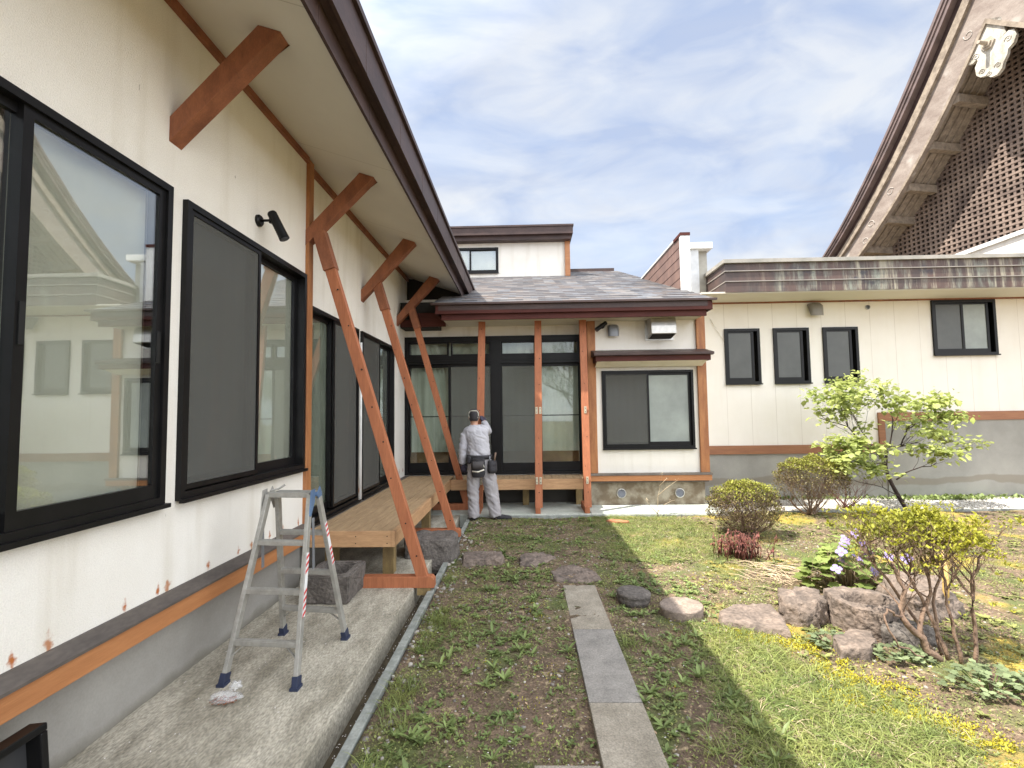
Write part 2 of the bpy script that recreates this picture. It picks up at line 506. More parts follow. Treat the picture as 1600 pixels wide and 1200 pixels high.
# vectorised scatter of a small triangle template -> one mesh
def scatter(name, m, tv, tf, pos, yaw, tilt, roll, scale, parent=None, smooth=False):
    tv = np.asarray(tv, float); tf = np.asarray(tf, int)
    n = len(pos)
    pos = np.asarray(pos, float)
    if parent:
        w = wpos(parent); pos = pos - np.array([w.x, w.y, w.z])
    yaw, tilt, roll = [np.broadcast_to(np.asarray(a, float), n) for a in (yaw, tilt, roll)]
    cyw, syw, ct, st, crr, srr = np.cos(yaw), np.sin(yaw), np.cos(tilt), np.sin(tilt), np.cos(roll), np.sin(roll)
    o, z = np.ones(n), np.zeros(n)
    Rz = np.array([[cyw, -syw, z], [syw, cyw, z], [z, z, o]]).transpose(2, 0, 1)
    Rx = np.array([[o, z, z], [z, ct, -st], [z, st, ct]]).transpose(2, 0, 1)
    Ry = np.array([[crr, z, srr], [z, o, z], [-srr, z, crr]]).transpose(2, 0, 1)
    Rm = Rz @ Rx @ Ry
    sc = np.asarray(scale, float)
    if sc.ndim == 1: sc = sc[:, None]
    sc = np.broadcast_to(sc, (n, 3))
    V = np.einsum('nij,nkj->nki', Rm, tv[None] * sc[:, None, :]) + pos[:, None, :]
    k = len(tv)
    Fc = (tf[None] + (np.arange(n) * k)[:, None, None]).reshape(-1)
    nv, nf, w_ = n * k, n * len(tf), tf.shape[1]
    me = bpy.data.meshes.new(name)
    me.vertices.add(nv); me.vertices.foreach_set('co', V.reshape(-1).astype(np.float32))
    me.loops.add(nf * w_); me.loops.foreach_set('vertex_index', Fc.astype(np.int32))
    me.polygons.add(nf)
    me.polygons.foreach_set('loop_start', np.arange(0, nf * w_, w_, dtype=np.int32))
    me.polygons.foreach_set('loop_total', np.full(nf, w_, dtype=np.int32))
    if smooth: me.polygons.foreach_set('use_smooth', np.ones(nf, dtype=bool))
    me.materials.append(m)
    me.update(calc_edges=True); me.validate()
    ob = bpy.data.objects.new(name, me)
    COL.objects.link(ob)
    if parent: ob.parent = parent
    return ob

# leaf templates (stalk at the origin, tip along +Y, face up)
def leaf_t(w, fold=.12, droop=.15):
    return ([(0, 0, 0), (-w * .8, .3, fold * .5), (w * .8, .3, fold * .5), (0, .32, 0), (-w, .6, fold * .4 - droop * .3), (w, .6, fold * .4 - droop * .3), (0, .62, -droop * .3), (0, 1, -droop)],
            [(0, 3, 1), (0, 2, 3), (1, 3, 6), (1, 6, 4), (3, 2, 5), (3, 5, 6), (4, 6, 7), (6, 5, 7)])
def blade_t(w, bend):
    v, f = [], []
    for i in range(4):
        t = i / 4
        y, z = bend * t * t, t * (1 - .25 * bend * t)
        v += [(-w * (1 - t * .6), y, z), (w * (1 - t * .6), y, z)]
    v.append((0, bend, 1 - .3 * bend))
    for i in range(3):
        a = 2 * i
        f += [(a, a + 1, a + 3), (a, a + 3, a + 2)]
    f.append((6, 7, 8))
    return v, f
SMALL = ([(0, 0, 0), (-.28, .5, .05), (.28, .5, .05), (0, 1, -.05)], [(0, 2, 1), (1, 2, 3)])

# ------------------------------------------------------------------ ground
def gh(x, y):
    x, y = np.asarray(x, float), np.asarray(y, float)
    return (.012 * np.sin(1.7 * x + .6) * np.cos(1.3 * y + .4) + .008 * np.sin(3.9 * x - 1.2 * y) + .006 * np.sin(6.1 * y + 2.3 * x + 1))
def gz(x, y): return float(gh(x, y))

def grid_axis(a, b, fa, fb, step, far):
    c = list(np.arange(fa, fb + 1e-6, step))
    lo, hi, k = [], [], step
    v = fa
    while v > a: k *= far; v -= k; lo.append(max(v, a))
    v, k = fb, step
    while v < b: k *= far; v += k; hi.append(min(v, b))
    return np.array(lo[::-1] + c + hi)
gx = grid_axis(-90, 150, -.86, 6.2, .028, 1.16)
gy = grid_axis(-90, 170, 1.6, 8.6, .028, 1.16)
X, Y = np.meshgrid(gx, gy)
Z = gh(X, Y)
fine = rng.normal(0, 1, X.shape)
for _ in range(1): fine = (fine + np.roll(fine, 1, 0) + np.roll(fine, 1, 1) + np.roll(fine, -1, 0) + np.roll(fine, -1, 1)) / 5
near = (X > -.8) & (X < 6.2) & (Y > 1.5) & (Y < 8.6)
Z = Z + np.where(near, fine * .011, 0)
# low under the slabs, channel and houses
Z = np.where(X < -.87, -.3, Z)
Z = np.where((Y > 7.85) & (X < 3.15), -.3, Z)
Z = np.where((Y > 9.3) | ((Y > 8.1) & (X > 3.1) & (X < 31)), -.3, Z)
Z = np.where(np.hypot(X - 4, Y - 5) > 30, -.3, Z)
me = bpy.data.meshes.new('ground')
ny, nx = X.shape
me.from_pydata(np.stack([X, Y, Z], -1).reshape(-1, 3).tolist(), [], [(j * nx + i, j * nx + i + 1, (j + 1) * nx + i + 1, (j + 1) * nx + i) for j in range(ny - 1) for i in range(nx - 1)])
me.polygons.foreach_set('use_smooth', [True] * len(me.polygons))
soil = mat('garden_soil', (.21, .145, .095), (.075, .049, .031), rough=.95, scale=3.5, lo=.3, hi=.7, bump=.9, bscale=70, detail=10, fine=.35)
def noise_mask(scale, lo, hi, off=0.0, detail=4):
    def f(N, L, t):
        mp = N.new('ShaderNodeMapping'); mp.inputs['Location'].default_value = (off, off * 1.7, 0); L.new(t, mp.inputs['Vector'])
        n = N.new('ShaderNodeTexNoise'); n.inputs['Scale'].default_value = scale; n.inputs['Detail'].default_value = detail
        L.new(mp.outputs[0], n.inputs['Vector'])
        r = N.new('ShaderNodeMapRange'); r.interpolation_type = 'SMOOTHSTEP'
        r.inputs['From Min'].default_value = lo; r.inputs['From Max'].default_value = hi
        L.new(n.outputs['Fac'], r.inputs['Value'])
        return r.outputs[0]
    return f
# dry debris, green algae film, yellow moss (thicker towards the right-hand garden)
overlay(soil, (.34, .255, .155), noise_mask(26, .56, .66, 3.1, 6))
overlay(soil, (.10, .115, .035), noise_mask(2.1, .50, .66, 7.7, 8))
def moss(N, L, t):
    a = noise_mask(1.25, .53, .64, 1.3, 9)(N, L, t)
    s = N.new('ShaderNodeSeparateXYZ'); L.new(t, s.inputs[0])
    r = N.new('ShaderNodeMapRange'); r.inputs['From Min'].default_value = .9; r.inputs['From Max'].default_value = 1.9
    L.new(s.outputs['X'], r.inputs['Value'])
    return math_(N, L, 'MULTIPLY', a, r.outputs[0])
overlay(soil, (.34, .25, .045), moss)
me.materials.append(soil)
o = bpy.data.objects.new('ground', me); COL.objects.link(o); struct(o)

# slabs, channel, gravel
def slab(name, boxes, m, bevel=.008):
    b = MB()
    for q in boxes: b.box(*q)
    return struct(b.build(name, m, None, bevel=bevel))
slab('concrete_path', [(-2.40, -1.05, -3, 4.0, -.3, .05), (-2.40, -1.05, 4.006, 7.0, -.3, .048), (-2.40, -1.05, 7.006, 7.86, -.3, .046)], M['conc'])
slab('rear_concrete_path', [(-2.40, 1.03, 7.87, 9.4, -.3, .045), (1.036, 3.16, 7.87, 9.4, -.3, .047)], M['concw'])
slab('drain_kerb', [(-.925, -.868, -3, 3.2, -.3, .022), (-.925, -.868, 3.205, 5.9, -.3, .018), (-.925, -.868, 5.905, 7.80, -.3, .02), (-.868, 3.16, 7.835, 7.866, -.3, .03)], M['galv'], .006)
struct(slab('drain_channel', [(-1.05, -.925, -3, 7.8, -.3, -.13)], M['wet'], 0))
b = MB(); b.box(3.1, 30, 8.12, 9.6, -.3, -.008)
gr_m = mat('gravel_bed', (.60, .56, .50), (.30, .27, .23), rough=.9, scale=60, lo=.4, hi=.6, bump=.6, bscale=90)
struct(b.build('gravel_path', gr_m))
b = MB(); b.box(3.2, 30, 8.08, 8.115, -.3, .022); struct(b.build('gravel_kerb', M['galv']))

# ------------------------------------------------------------------ left house
EX, EY, EZ = Vector((1, 0, 0)), Vector((0, 1, 0)), Vector((0, 0, 1))
WX = -2.10
house = thing('house_wing', 'cream walled house wing along the left with dark framed windows and deep brown edged eaves', 'house', (WX, 2, 0))
rust = M['stucco_left'] = mat('cream_siding_left', (.80, .765, .70), (.76, .72, .65), rough=.85, scale=2.2, bump=.4, bscale=150, fine=.06)
def rustmask(N, L, t):
    s = N.new('ShaderNodeSeparateXYZ'); L.new(t, s.inputs[0])
    nz = N.new('ShaderNodeTexNoise'); nz.inputs['Scale'].default_value = 30; L.new(t, nz.inputs['Vector'])
    v = N.new('ShaderNodeTexVoronoi'); v.voronoi_dimensions = '1D'; v.inputs['Scale'].default_value = 4.0; v.inputs['Randomness'].default_value = .9
    y = math_(N, L, 'ADD', s.outputs['Y'], .13)
    L.new(y, v.inputs['W'])
    dz = math_(N, L, 'MULTIPLY', math_(N, L, 'ABSOLUTE', math_(N, L, 'SUBTRACT', s.outputs['Z'], .672)), 2.0)
    d = math_(N, L, 'ADD', math_(N, L, 'POWER', v.outputs['Distance'], 1.0), dz)
    d = math_(N, L, 'ADD', d, math_(N, L, 'MULTIPLY', math_(N, L, 'SUBTRACT', nz.outputs['Fac'], .5), .22))
    r = N.new('ShaderNodeMapRange'); r.interpolation_type = 'SMOOTHSTEP'
    cs = N.new('ShaderNodeSeparateColor'); L.new(v.outputs['Color'], cs.inputs[0])
    d = math_(N, L, 'ADD', d, math_(N, L, 'MULTIPLY', cs.outputs[0], .035))
    r.inputs['From Min'].default_value = .13; r.inputs['From Max'].default_value = .04
    L.new(d, r.inputs['Value'])
    return r.outputs[0]
overlay(rust, (.42, .13, .03), rustmask)
def grime(N, L, t):
    mp = N.new('ShaderNodeMapping'); mp.inputs['Scale'].default_value = (1, 1, .35); L.new(t, mp.inputs['Vector'])
    n = N.new('ShaderNodeTexNoise'); n.inputs['Scale'].default_value = 17; n.inputs['Detail'].default_value = 5; L.new(mp.outputs[0], n.inputs['Vector'])
    r = N.new('ShaderNodeMapRange'); r.interpolation_type = 'SMOOTHSTEP'; r.inputs['From Min'].default_value = .735; r.inputs['From Max'].default_value = .77
    L.new(n.outputs['Fac'], r.inputs['Value'])
    return math_(N, L, 'MULTIPLY', r.outputs[0], .75)
overlay(rust, (.20, .17, .11), grime)
def rain(N, L, t):
    mp = N.new('ShaderNodeMapping'); mp.inputs['Scale'].default_value = (3.5, 3.5, .35); L.new(t, mp.inputs['Vector'])
    n = N.new('ShaderNodeTexNoise'); n.inputs['Scale'].default_value = 1.6; n.inputs['Detail'].default_value = 8; L.new(mp.outputs[0], n.inputs['Vector'])
    r = N.new('ShaderNodeMapRange'); r.interpolation_type = 'SMOOTHSTEP'; r.inputs['From Min'].default_value = .5; r.inputs['From Max'].default_value = .75; r.inputs['To Max'].default_value = .32
    L.new(n.outputs['Fac'], r.inputs['Value']); return r.outputs[0]
for q_ in ('stucco_left', 'stucco', 'panel'): overlay(M[q_], (.52, .46, .35), rain)
b = MB()
panel(b, (WX, 0, 0), EY, EX, -3, 4.62, .60, 4.32, [(1.12, 2.785, 1.15, 3.017), (2.91, 4.57, 1.15, 3.0)])
XR = -2.17
b.box(XR - .13, XR, 8.861, 13, 3.0, 4.34)
panel(b, (XR, 0, 0), EY, EX, 4.62, 8.86, .50, 4.34, [(4.78, 6.27, .56, 2.765), (6.40, 7.99, .56, 2.765)])
b.box(-8, WX - .125, -3.0, -2.9, -.2, 4.3)
b.build('wall', rust, house)
b = MB()
for z0 in (1.05,): pass
b.box(-2.30, -2.16, -3, 4.70, -.2, .47); b.box(-2.34, -2.24, 4.70, 8.86, -.2, .50)
b.build('foundation', M['found'], house, bevel=.01)
def foot_tone(N, L, t):  # darker towards the foot, with an uneven edge
    s_ = N.new('ShaderNodeSeparateXYZ'); L.new(t, s_.inputs[0])
    n = N.new('ShaderNodeTexNoise'); n.inputs['Scale'].default_value = 5; n.inputs['Detail'].default_value = 6; L.new(t, n.inputs['Vector'])
    z = math_(N, L, 'SUBTRACT', s_.outputs['Z'], math_(N, L, 'MULTIPLY', n.outputs['Fac'], .11))
    r = N.new('ShaderNodeMapRange'); r.inputs['From Min'].default_value = .06; r.inputs['From Max'].default_value = .0; r.inputs['To Max'].default_value = .7
    L.new(z, r.inputs['Value']); return r.outputs[0]
overlay(M['found'], (.13, .115, .085), foot_tone)
b = MB(); b.box(-2.3, -2.045, -3, 4.70, .468, .578); b.box(-2.3, -2.10, 4.70, 8.845, .40, .52); b.build('sill_board', M['trim'], house, bevel=.004)
b = MB(); b.prism([(-2.12, .578), (-2.03, .578), (-2.03, .592), (-2.085, .640), (-2.12, .640)], 7.62, (0, -3, 0), EX, EZ, EY)
b.box(-2.3, -2.085, 4.70, 8.84, .522, .548)
b.build('sill_flashing', M['flash'], house)
b = MB(); b.box(-2.2, -2.068, 4.605, 4.712, .585, 4.16)
b.build('corner_post', M['post'], house, bevel=.005)
b = MB(); b.box(-2.2, -2.068, -3, 4.604, 4.118, 4.175); b.box(-2.25, -2.138, 4.713, 12, 4.13, 4.20); b.build('eave_trim', M['wood'], house)
# soffit slopes down to the eave; z = 4.19 - .34 (x + 2.1)
sz = lambda x: 4.187 - .34 * (x + 2.1)
b = MB(); b.prism([(-2.35, sz(-2.35)), (-1.145, sz(-1.145)), (-1.145, sz(-1.145) + .03), (-2.35, sz(-2.35) + .03)], 11.95, (0, -3, 0), EX, EZ, EY)
so = b.build('soffit', M['soffit'], house)
overlay(M['soffit'], (.46, .42, .34), lambda N, L, t: (lambda s: math_(N, L, 'LESS_THAN', math_(N, L, 'ABSOLUTE', math_(N, L, 'SUBTRACT', math_(N, L, 'FRACT', math_(N, L, 'MULTIPLY', math_(N, L, 'ADD', s.outputs['Y'], 11.32), .5495)), .5)), .0022))((lambda s: (L.new(t, s.inputs[0]), s)[1])(N.new('ShaderNodeSeparateXYZ'))))
b = MB()
b.box(-1.150, -1.128, -3, 9.6, 3.835, 4.12)
b.box(-1.128, -1.06, -3, 9.9, 3.985, 4.0)
b.box(-1.064, -1.040, -3, 10.4, 3.965, 4.235)
for yy in np.arange(-2.3, 10, .91):
    b.box(-1.041, -1.0375, yy, yy + .02, 3.967, 4.234)
    b.box(-1.129, -1.1255, yy + .35, yy + .37, 3.837, 3.98)
b.prism([(-1.075, 4.236), (-1.012, 4.236), (-1.012, 4.285), (-1.075, 4.305)], 13.4, (0, -3, 0), EX, EZ, EY)
b.build('fascia', M['fascia'], house, bevel=.002)
b = MB(); b.prism([(-8, 4.29 + .34 * 7), (-1.07, 4.29), (-1.07, 4.24), (-8, 4.20 + .34 * 7)], 13.4, (0, -3, 0), EX, EZ, EY); b.build('roof', M['fascia'], house)
for y in (2.78, 4.60, 6.42, 8.24):
    b = MB(); xw = WX - .05 if y < 5 else XR - .03
    # 45 degree strut from the wall to the soffit
    zc = 3.30 if y < 5 else 3.24
    x0, z0 = xw, zc + (xw - WX)
    poly = [(x0, z0), (-1.432, z0 + (-1.432 - x0)), (-1.432, sz(-1.432) + .0), (-1.575, sz(-1.575)), (x0, z0 + .150 + 0)]
    if y > 5: poly = [(x0, z0), (-1.44, 3.945), (-1.45, sz(-1.45)), (-1.60, sz(-1.60)), (x0, z0 + .15)]
    b.prism(poly, .107, (0, y, 0), EX, EZ, EY)
    b.build('eave_bracket', M['wood'], house, bevel=.004)
wf = dict(sill=.06)
window(house, (WX, 0, 0), EY, EX, 1.12, 2.785, 1.15, 3.017, [(1.16, 1.975, 1.20, 2.98, -.01, 'glassr', None, 'blind'), (1.93, 2.745, 1.20, 2.98, .018, 'glassr', None, 'curtain')], 'near window with wide plain pane mirroring the courtyard')
window(house, (WX, 0, 0), EY, EX, 2.91, 4.57, 1.15, 3.0, [(2.95, 3.775, 1.20, 2.96, -.01, 'glass', 'screen', 'blind'), (3.73, 4.53, 1.20, 2.96, -.045, 'glassr', None, 'curtain')], 'second window with insect screen over its left half')
window(house, (XR, 0, 0), EY, EX, 4.78, 6.27, .56, 2.765, [(4.80, 5.52, .62, 2.73, -.045, 'glass', None, 'curtaing'), (5.46, 6.24, .62, 2.73, -.01, 'glass', 'screen', 'blind')], 'sliding glass door behind the near timber brace', name='sliding_door')
window(house, (XR, 0, 0), EY, EX, 6.40, 7.99, .56, 2.765, [(6.44, 7.23, .62, 2.73, -.01, 'glass', 'screen', 'blind'), (7.19, 7.95, .62, 2.73, -.045, 'glassr', None, 'curtaing')], 'sliding glass door behind the second timber brace', name='sliding_door')
b = MB(); b.tube([(XR + .035, 6.335, .57), (XR + .035, 6.335, 2.6)], .016, 10)
tag(b.build('wash_pole', M['white'], None, True), 'slim white upright pole between the two sliding doors of the left house', 'pole')
# sash pulls
M['pull'] = mat('pull_black', (.003, .003, .003), rough=.6)
for (u, z, x) in ((1.955, 2.05, .019), (2.715, 2.05, .019), (2.985, 2.05, -.008)):
    b = MB(); b.box(WX + x, WX + x + .006, u - .012, u + .012, z - .09, z + .09)
    b.build('sash_pull', M['pull'], house)

# ------------------------------------------------------------------ rear house
rear = thing('rear_house', 'cream rear house with multicoloured slate roof closing the courtyard beyond the deck', 'house', (0, 8.85, 0))
YD, YB = 8.85, 8.55
b = MB()
panel(b, (0, YD, 0), EX, -EY, -2.30, 1.12, .50, 3.75, [(-2.17, 1.06, .56, 3.05)])
b.build('door_wall', M['stucco'], rear)
b = MB()
panel(b, (0, YB, 0), EX, -EY, 1.12, 3.12, .58, 3.62, [(1.345, 2.92, 1.005, 2.36)])
b.box(1.12, 1.22, YB + .12, YD, .5, 3.7); b.box(3.02, 3.12, YB + .12, 9.4, .5, 3.7)
b.build('bay_wall', M['panel'], rear)
b = MB(); b.box(1.105, 1.245, 8.50, 8.64, .60, 3.4); b.build('corner_post', M['post'], rear, bevel=.004)
b = MB(); b.box(2.995, 3.145, 8.50, 8.64, .60, 3.5); b.build('corner_post', M['post'], rear, bevel=.004)
b = MB(); b.box(1.09, 3.16, 8.46, 8.56, .468, .562); b.box(3.1, 3.16, 8.56, 9.36, .468, .562); b.build('sill_board', M['trim'], rear, bevel=.003)
b = MB(); b.box(1.08, 3.17, 8.44, 8.56, .565, .598); b.box(1.1, 3.12, 8.50, 8.58, .44, .466); b.build('sill_flashing', M['flash'], rear)
b = MB(); b.box(1.12, 3.08, 8.58, 8.80, -.2, .44); b.box(2.98, 3.08, 8.8, 9.4, -.2, .44); b.build('foundation', M['foundst'], rear, bevel=.01)
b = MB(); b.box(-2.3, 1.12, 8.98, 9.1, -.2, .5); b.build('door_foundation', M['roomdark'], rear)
# sliding door assembly with transoms
b = MB()
bars(b, (0, YD, 0), EX, -EY, -2.17, 1.06, .56, 3.05, .06, -.1, .05, wb=.05, wt=.09)
b.box(-2.11, 1.0, YD - .045, YD + .1, 2.55, 2.70)
b.box(-2.11, 1.0, YD - .055, YD - .045, 2.61, 2.63)
b.box(-.60, -.42, YD - .051, YD + .11, .601, 2.959)
dr = b.build('sliding_door', M['black'], rear)
dr['label'] = 'four panel sliding door with a row of small panes above'
for (a, c) in ((-2.11, -1.37), (-1.33, -.60), (-.42, .27), (.30, 1.0)):
    s = MB(); bars(s, (0, YD, 0), EX, -EY, a, c, 2.70, 2.96, .03, -.05, .02)
    s.build('transom_frame', M['black'], dr)
    s = MB(); s.box(a + .03, c - .03, YD + .01, YD + .014, 2.73, 2.93); s.build('transom_pane', M['glass'], dr)
for i, (a, c, dd) in enumerate(((-2.14, -1.33, .045), (-1.38, -.56, .0), (-.45, .30, .0), (.26, 1.03, .045))):
    s = MB(); bars(s, (0, YD + dd, 0), EX, -EY, a, c, .60, 2.55, .055, -.02, .012, wb=.17)
    s.box(a + .05, c - .05, YD + dd - .01, YD + dd + .014, 1.595, 1.612)
    s.build('sash', M['black'], dr)
    s = MB(); s.box(a + .05, c - .05, YD + dd + .016, YD + dd + .02, .76, 2.50); s.build('glass_pane', M['glass'], dr)
    if i in (1, 2):
        s = MB(); s.box(a + .05, c - .05, YD + dd - .016, YD + dd - .0145, .76, 2.50); s.build('insect_screen', M['screenlight'], dr)
b = MB(); n = 150
for i in range(n):
    x0 = -2.1 + 3.1 * i / n; x1 = -2.1 + 3.1 * (i + 1) / n
    d0 = .006 * math.sin(i * .9) + .012 * math.sin(i * .31); d1 = .006 * math.sin((i + 1) * .9) + .012 * math.sin((i + 1) * .31)
    b.add([(x0, YD + .2 + d0, .95), (x1, YD + .2 + d1, .95), (x1, YD + .2 + d1, 2.98), (x0, YD + .2 + d0, 2.98)], [(0, 1, 2, 3)])
b.build('curtain', M['rearcurtain'], dr, True)
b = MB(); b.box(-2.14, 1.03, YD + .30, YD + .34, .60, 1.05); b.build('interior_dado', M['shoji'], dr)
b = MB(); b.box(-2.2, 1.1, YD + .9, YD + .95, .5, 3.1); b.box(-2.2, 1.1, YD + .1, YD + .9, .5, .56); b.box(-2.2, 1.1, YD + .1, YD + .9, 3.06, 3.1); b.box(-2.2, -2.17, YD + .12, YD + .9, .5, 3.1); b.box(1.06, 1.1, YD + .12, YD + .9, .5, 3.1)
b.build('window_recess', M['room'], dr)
window(rear, (0, YB, 0), EX, -EY, 1.345, 2.92, 1.005, 2.36, [(1.38, 2.15, 1.05, 2.32, .015, 'glass', 'screen', 'blind'), (2.09, 2.885, 1.05, 2.32, -.015, 'frostlight', None, None)], 'two part kitchen window under the small brown hood')
# hood canopy over the kitchen window
b = MB(); b.prism([(8.52, 2.72), (8.10, 2.62), (8.10, 2.585), (8.16, 2.575), (8.52, 2.60)], 1.97, (1.165, 0, 0), EY, EZ, EX)
cn = b.build('window_canopy', M['fascia'], rear); cn['label'] = 'small sloping brown canopy above the kitchen window'
b = MB(); b.box(1.20, 3.10, 8.165, 8.185, 2.49, 2.60); b.box(1.20, 1.225, 8.185, 8.50, 2.49, 2.6); b.box(3.075, 3.10, 8.185, 8.50, 2.49, 2.6); b.build('canopy_board', M['redboard'], cn)
b = MB(); b.prism([(8.19, 2.51), (8.50, 2.42), (8.50, 2.43), (8.19, 2.52)], 1.84, (1.23, 0, 0), EY, EZ, EX); b.build('canopy_soffit', M['panel'], cn)
# roof
slate = mat('slate_roof', (.20, .195, .19), (.03, .03, .035), rough=.55, scale=2.4, stretch=(1, 2.2, 1), lo=.36, hi=.64, detail=4, bump=.2, bscale=30, spec=.6)
def brick(N, L, t):
    mp = N.new('ShaderNodeMapping'); mp.inputs['Rotation'].default_value = (0, 0, 0); L.new(t, mp.inputs['Vector'])
    br = N.new('ShaderNodeTexBrick'); br.inputs['Scale'].default_value = 1
    br.inputs['Brick Width'].default_value = .26; br.inputs['Row Height'].default_value = .15; br.inputs['Mortar Size'].default_value = .004
    br.inputs['Color1'].default_value = (0, 0, 0, 1); br.inputs['Color2'].default_value = (1, 1, 1, 1); br.inputs['Mortar'].default_value = (.2, .2, .2, 1)
    L.new(mp.outputs[0], br.inputs['Vector'])
    return br
def slate_mix():
    m = slate; N, L = m.node_tree.nodes, m.node_tree.links; bb = N['Principled BSDF']
    src = bb.inputs['Base Color'].links[0].from_socket
    t = N.new('ShaderNodeTexCoord'); br = brick(N, L, t.outputs['Object'])
    r = N.new('ShaderNodeValToRGB'); e = r.color_ramp.elements
    e[0].position = 0; e[0].color = (.025, .025, .03, 1); e[1].position = 1; e[1].color = (.21, .20, .19, 1)
    for p, c in ((.2, (.10, .085, .08, 1)), (.38, (.03, .03, .036, 1)), (.55, (.15, .155, .17, 1)), (.68, (.035, .033, .04, 1)), (.85, (.12, .088, .072, 1))):
        q = e.new(p); q.color = c
    L.new(br.outputs['Color'], r.inputs['Fac'])
    x = N.new('ShaderNodeMix'); x.data_type = 'RGBA'; x.inputs['Factor'].default_value = .85
    L.new(src, x.inputs['A']); L.new(r.outputs['Color'], x.inputs['B']); L.new(x.outputs['Result'], bb.inputs['Base Color'])
slate_mix()
rz = lambda y: 3.48 + .35 * (y - 7.95)
b = MB()
# overlapping courses so the roof has real steps
yy = 7.93
while yy < 15.95:
    y2 = min(yy + .30, 15.97)
    xl = -1.50 if yy < 8.9 else -2.4
    b.prism([(yy, rz(yy) + .004), (y2, rz(y2) - .006), (y2, rz(y2) - .016), (yy, rz(yy) - .012)], 3.10 - xl, (xl, 0, 0), EY, EZ, EX)
    yy = y2
rf = b.build('roof', slate, rear); rf['label'] = 'shallow roof of mottled grey and purple slates'
b = MB(); b.box(-1.52, 3.14, 7.90, 7.955, 3.44, 3.472); b.prism([(7.95, 3.45), (16, rz(16) - .03), (16, rz(16) - .2), (7.95, 3.35)], 4.4, (-1.40, 0, 0), EY, EZ, EX); b.build('roof_edge', M['fascia'], rf)
b = MB(); b.box(-1.45, 3.08, 7.955, 7.99, 3.295, 3.438); b.box(-1.36, 3.0, 8.01, 8.05, 3.20, 3.31); b.box(-1.45, -1.41, 7.99, 8.8, 3.295, 3.45); b.box(3.05, 3.08, 7.99, 9.3, 3.295, 3.5)
b.box(-2.16, -1.36, 8.45, 8.49, 3.18, 3.42)
b.build('eave_board', M['redboard'], rear, bevel=.003)
b = MB(); b.box(-1.36, 3.0, 8.05, 8.9, 3.235, 3.25); b.build('soffit', M['soffit'], rear)
b = MB(); b.box(-2.165, -1.5, 8.49, 8.845, 3.17, 3.62); b.box(-2.14, -2.0, 8.36, 8.44, 3.3, 3.42); b.box(-2.3, -1.16, 9.0, 9.05, 3.3, 4.18)  # gutter box, plus dark infill standing in for shade under the eaves
b.build('eave_box_shade', M['dark'], rear)
b = MB(); b.box(-2.5, 3.0, 15.9, 16.05, 6.15, 6.36); b.build('ridge_cap', M['fascia'], rear)
# clerestory
b = MB(); panel(b, (0, 14.0, 0), EX, -EY, -3.6, 1.25, 5.4, 6.62, [(-2.35, -.70, 5.71, 6.47)]); b.box(1.13, 1.25, 14.12, 16.8, 5.4, 6.6)
dm = b.build('clerestory_wall', M['stucco'], rear)
b = MB(); b.box(1.23, 1.375, 13.93, 14.06, 5.4, 6.62); b.build('clerestory_post', M['trim'], dm)
b = MB(); b.box(-3.7, 1.46, 13.60, 17.2, 6.93, 6.98); b.box(-3.7, 1.44, 13.63, 17.1, 6.72, 6.93); b.box(-3.7, 1.40, 13.74, 17, 6.60, 6.72); b.build('clerestory_roof', M['fascia'], dm)
window(rear, (0, 14, 0), EX, -EY, -2.35, -.70, 5.71, 6.47, [(-2.32, -1.50, 5.75, 6.44, .0, 'glassr', None, 'curtain'), (-1.54, -.735, 5.75, 6.44, -.03, 'glassr', None, 'curtain')], 'wide low window in the upper storey wall', fw=.06)
# brown clad parapet and pale duct
pw = thing('parapet_wall', 'brown metal clad firewall rising beside the slate roof with white front edge', 'parapet', (3.1, 9.3, 3.9))
M['clad'] = mat('brown_cladding', (.19, .115, .092), (.12, .072, .06), rough=.5, scale=3, stretch=(1, 1.5, .6), bump=.05, bscale=20)
b = MB(); b.box(3.05, 3.16, 9.36, 13.5, 3.5, 5.02); b.build('core', M['clad'], pw)
b = MB()
for i in range(6):
    z0 = 3.82 + i * .2
    b.prism([(-.012, z0), (.0, z0), (.0, z0 + .199), (-.004, z0 + .199)], 4.1, (3.05, 9.36, 0), EX, EZ, EY)
b.build('cladding', M['clad'], pw)
b = MB(); b.box(3.03, 3.20, 9.27, 9.358, 3.82, 5.0); b.build('front_edge', M['white'], pw)
b = MB(); b.box(3.02, 3.21, 9.26, 9.7, 5.002, 5.06); b.build('front_cap', M['redboard'], pw)
b = MB(); b.box(3.02, 3.21, 9.705, 13.5, 5.022, 5.05); b.build('cap', M['white'], pw)
du = thing('roof_duct', 'pale square duct with flat cap standing on the roof beside the brown parapet', 'duct', (3.5, 9.7, 3.7))
b = MB(); b.box(3.40, 3.60, 9.50, 10.1, 3.5, 4.76); b.build('shaft', mat('grey_sheet', (.36, .34, .29), rough=.6), du)
b = MB(); b.box(3.215, 3.398, 9.38, 9.9, 3.5, 4.76)
for i in range(9): b.box(3.225 + i * .02, 3.230 + i * .02, 9.376, 9.38, 3.5, 4.75)
b.build('ribbed_panel', mat('pale_sheet', (.66, .67, .68), rough=.5), du)
b = MB(); b.box(3.205, 3.66, 9.33, 10.15, 4.76, 4.885); b.build('cap', M['white'], du, bevel=.01)

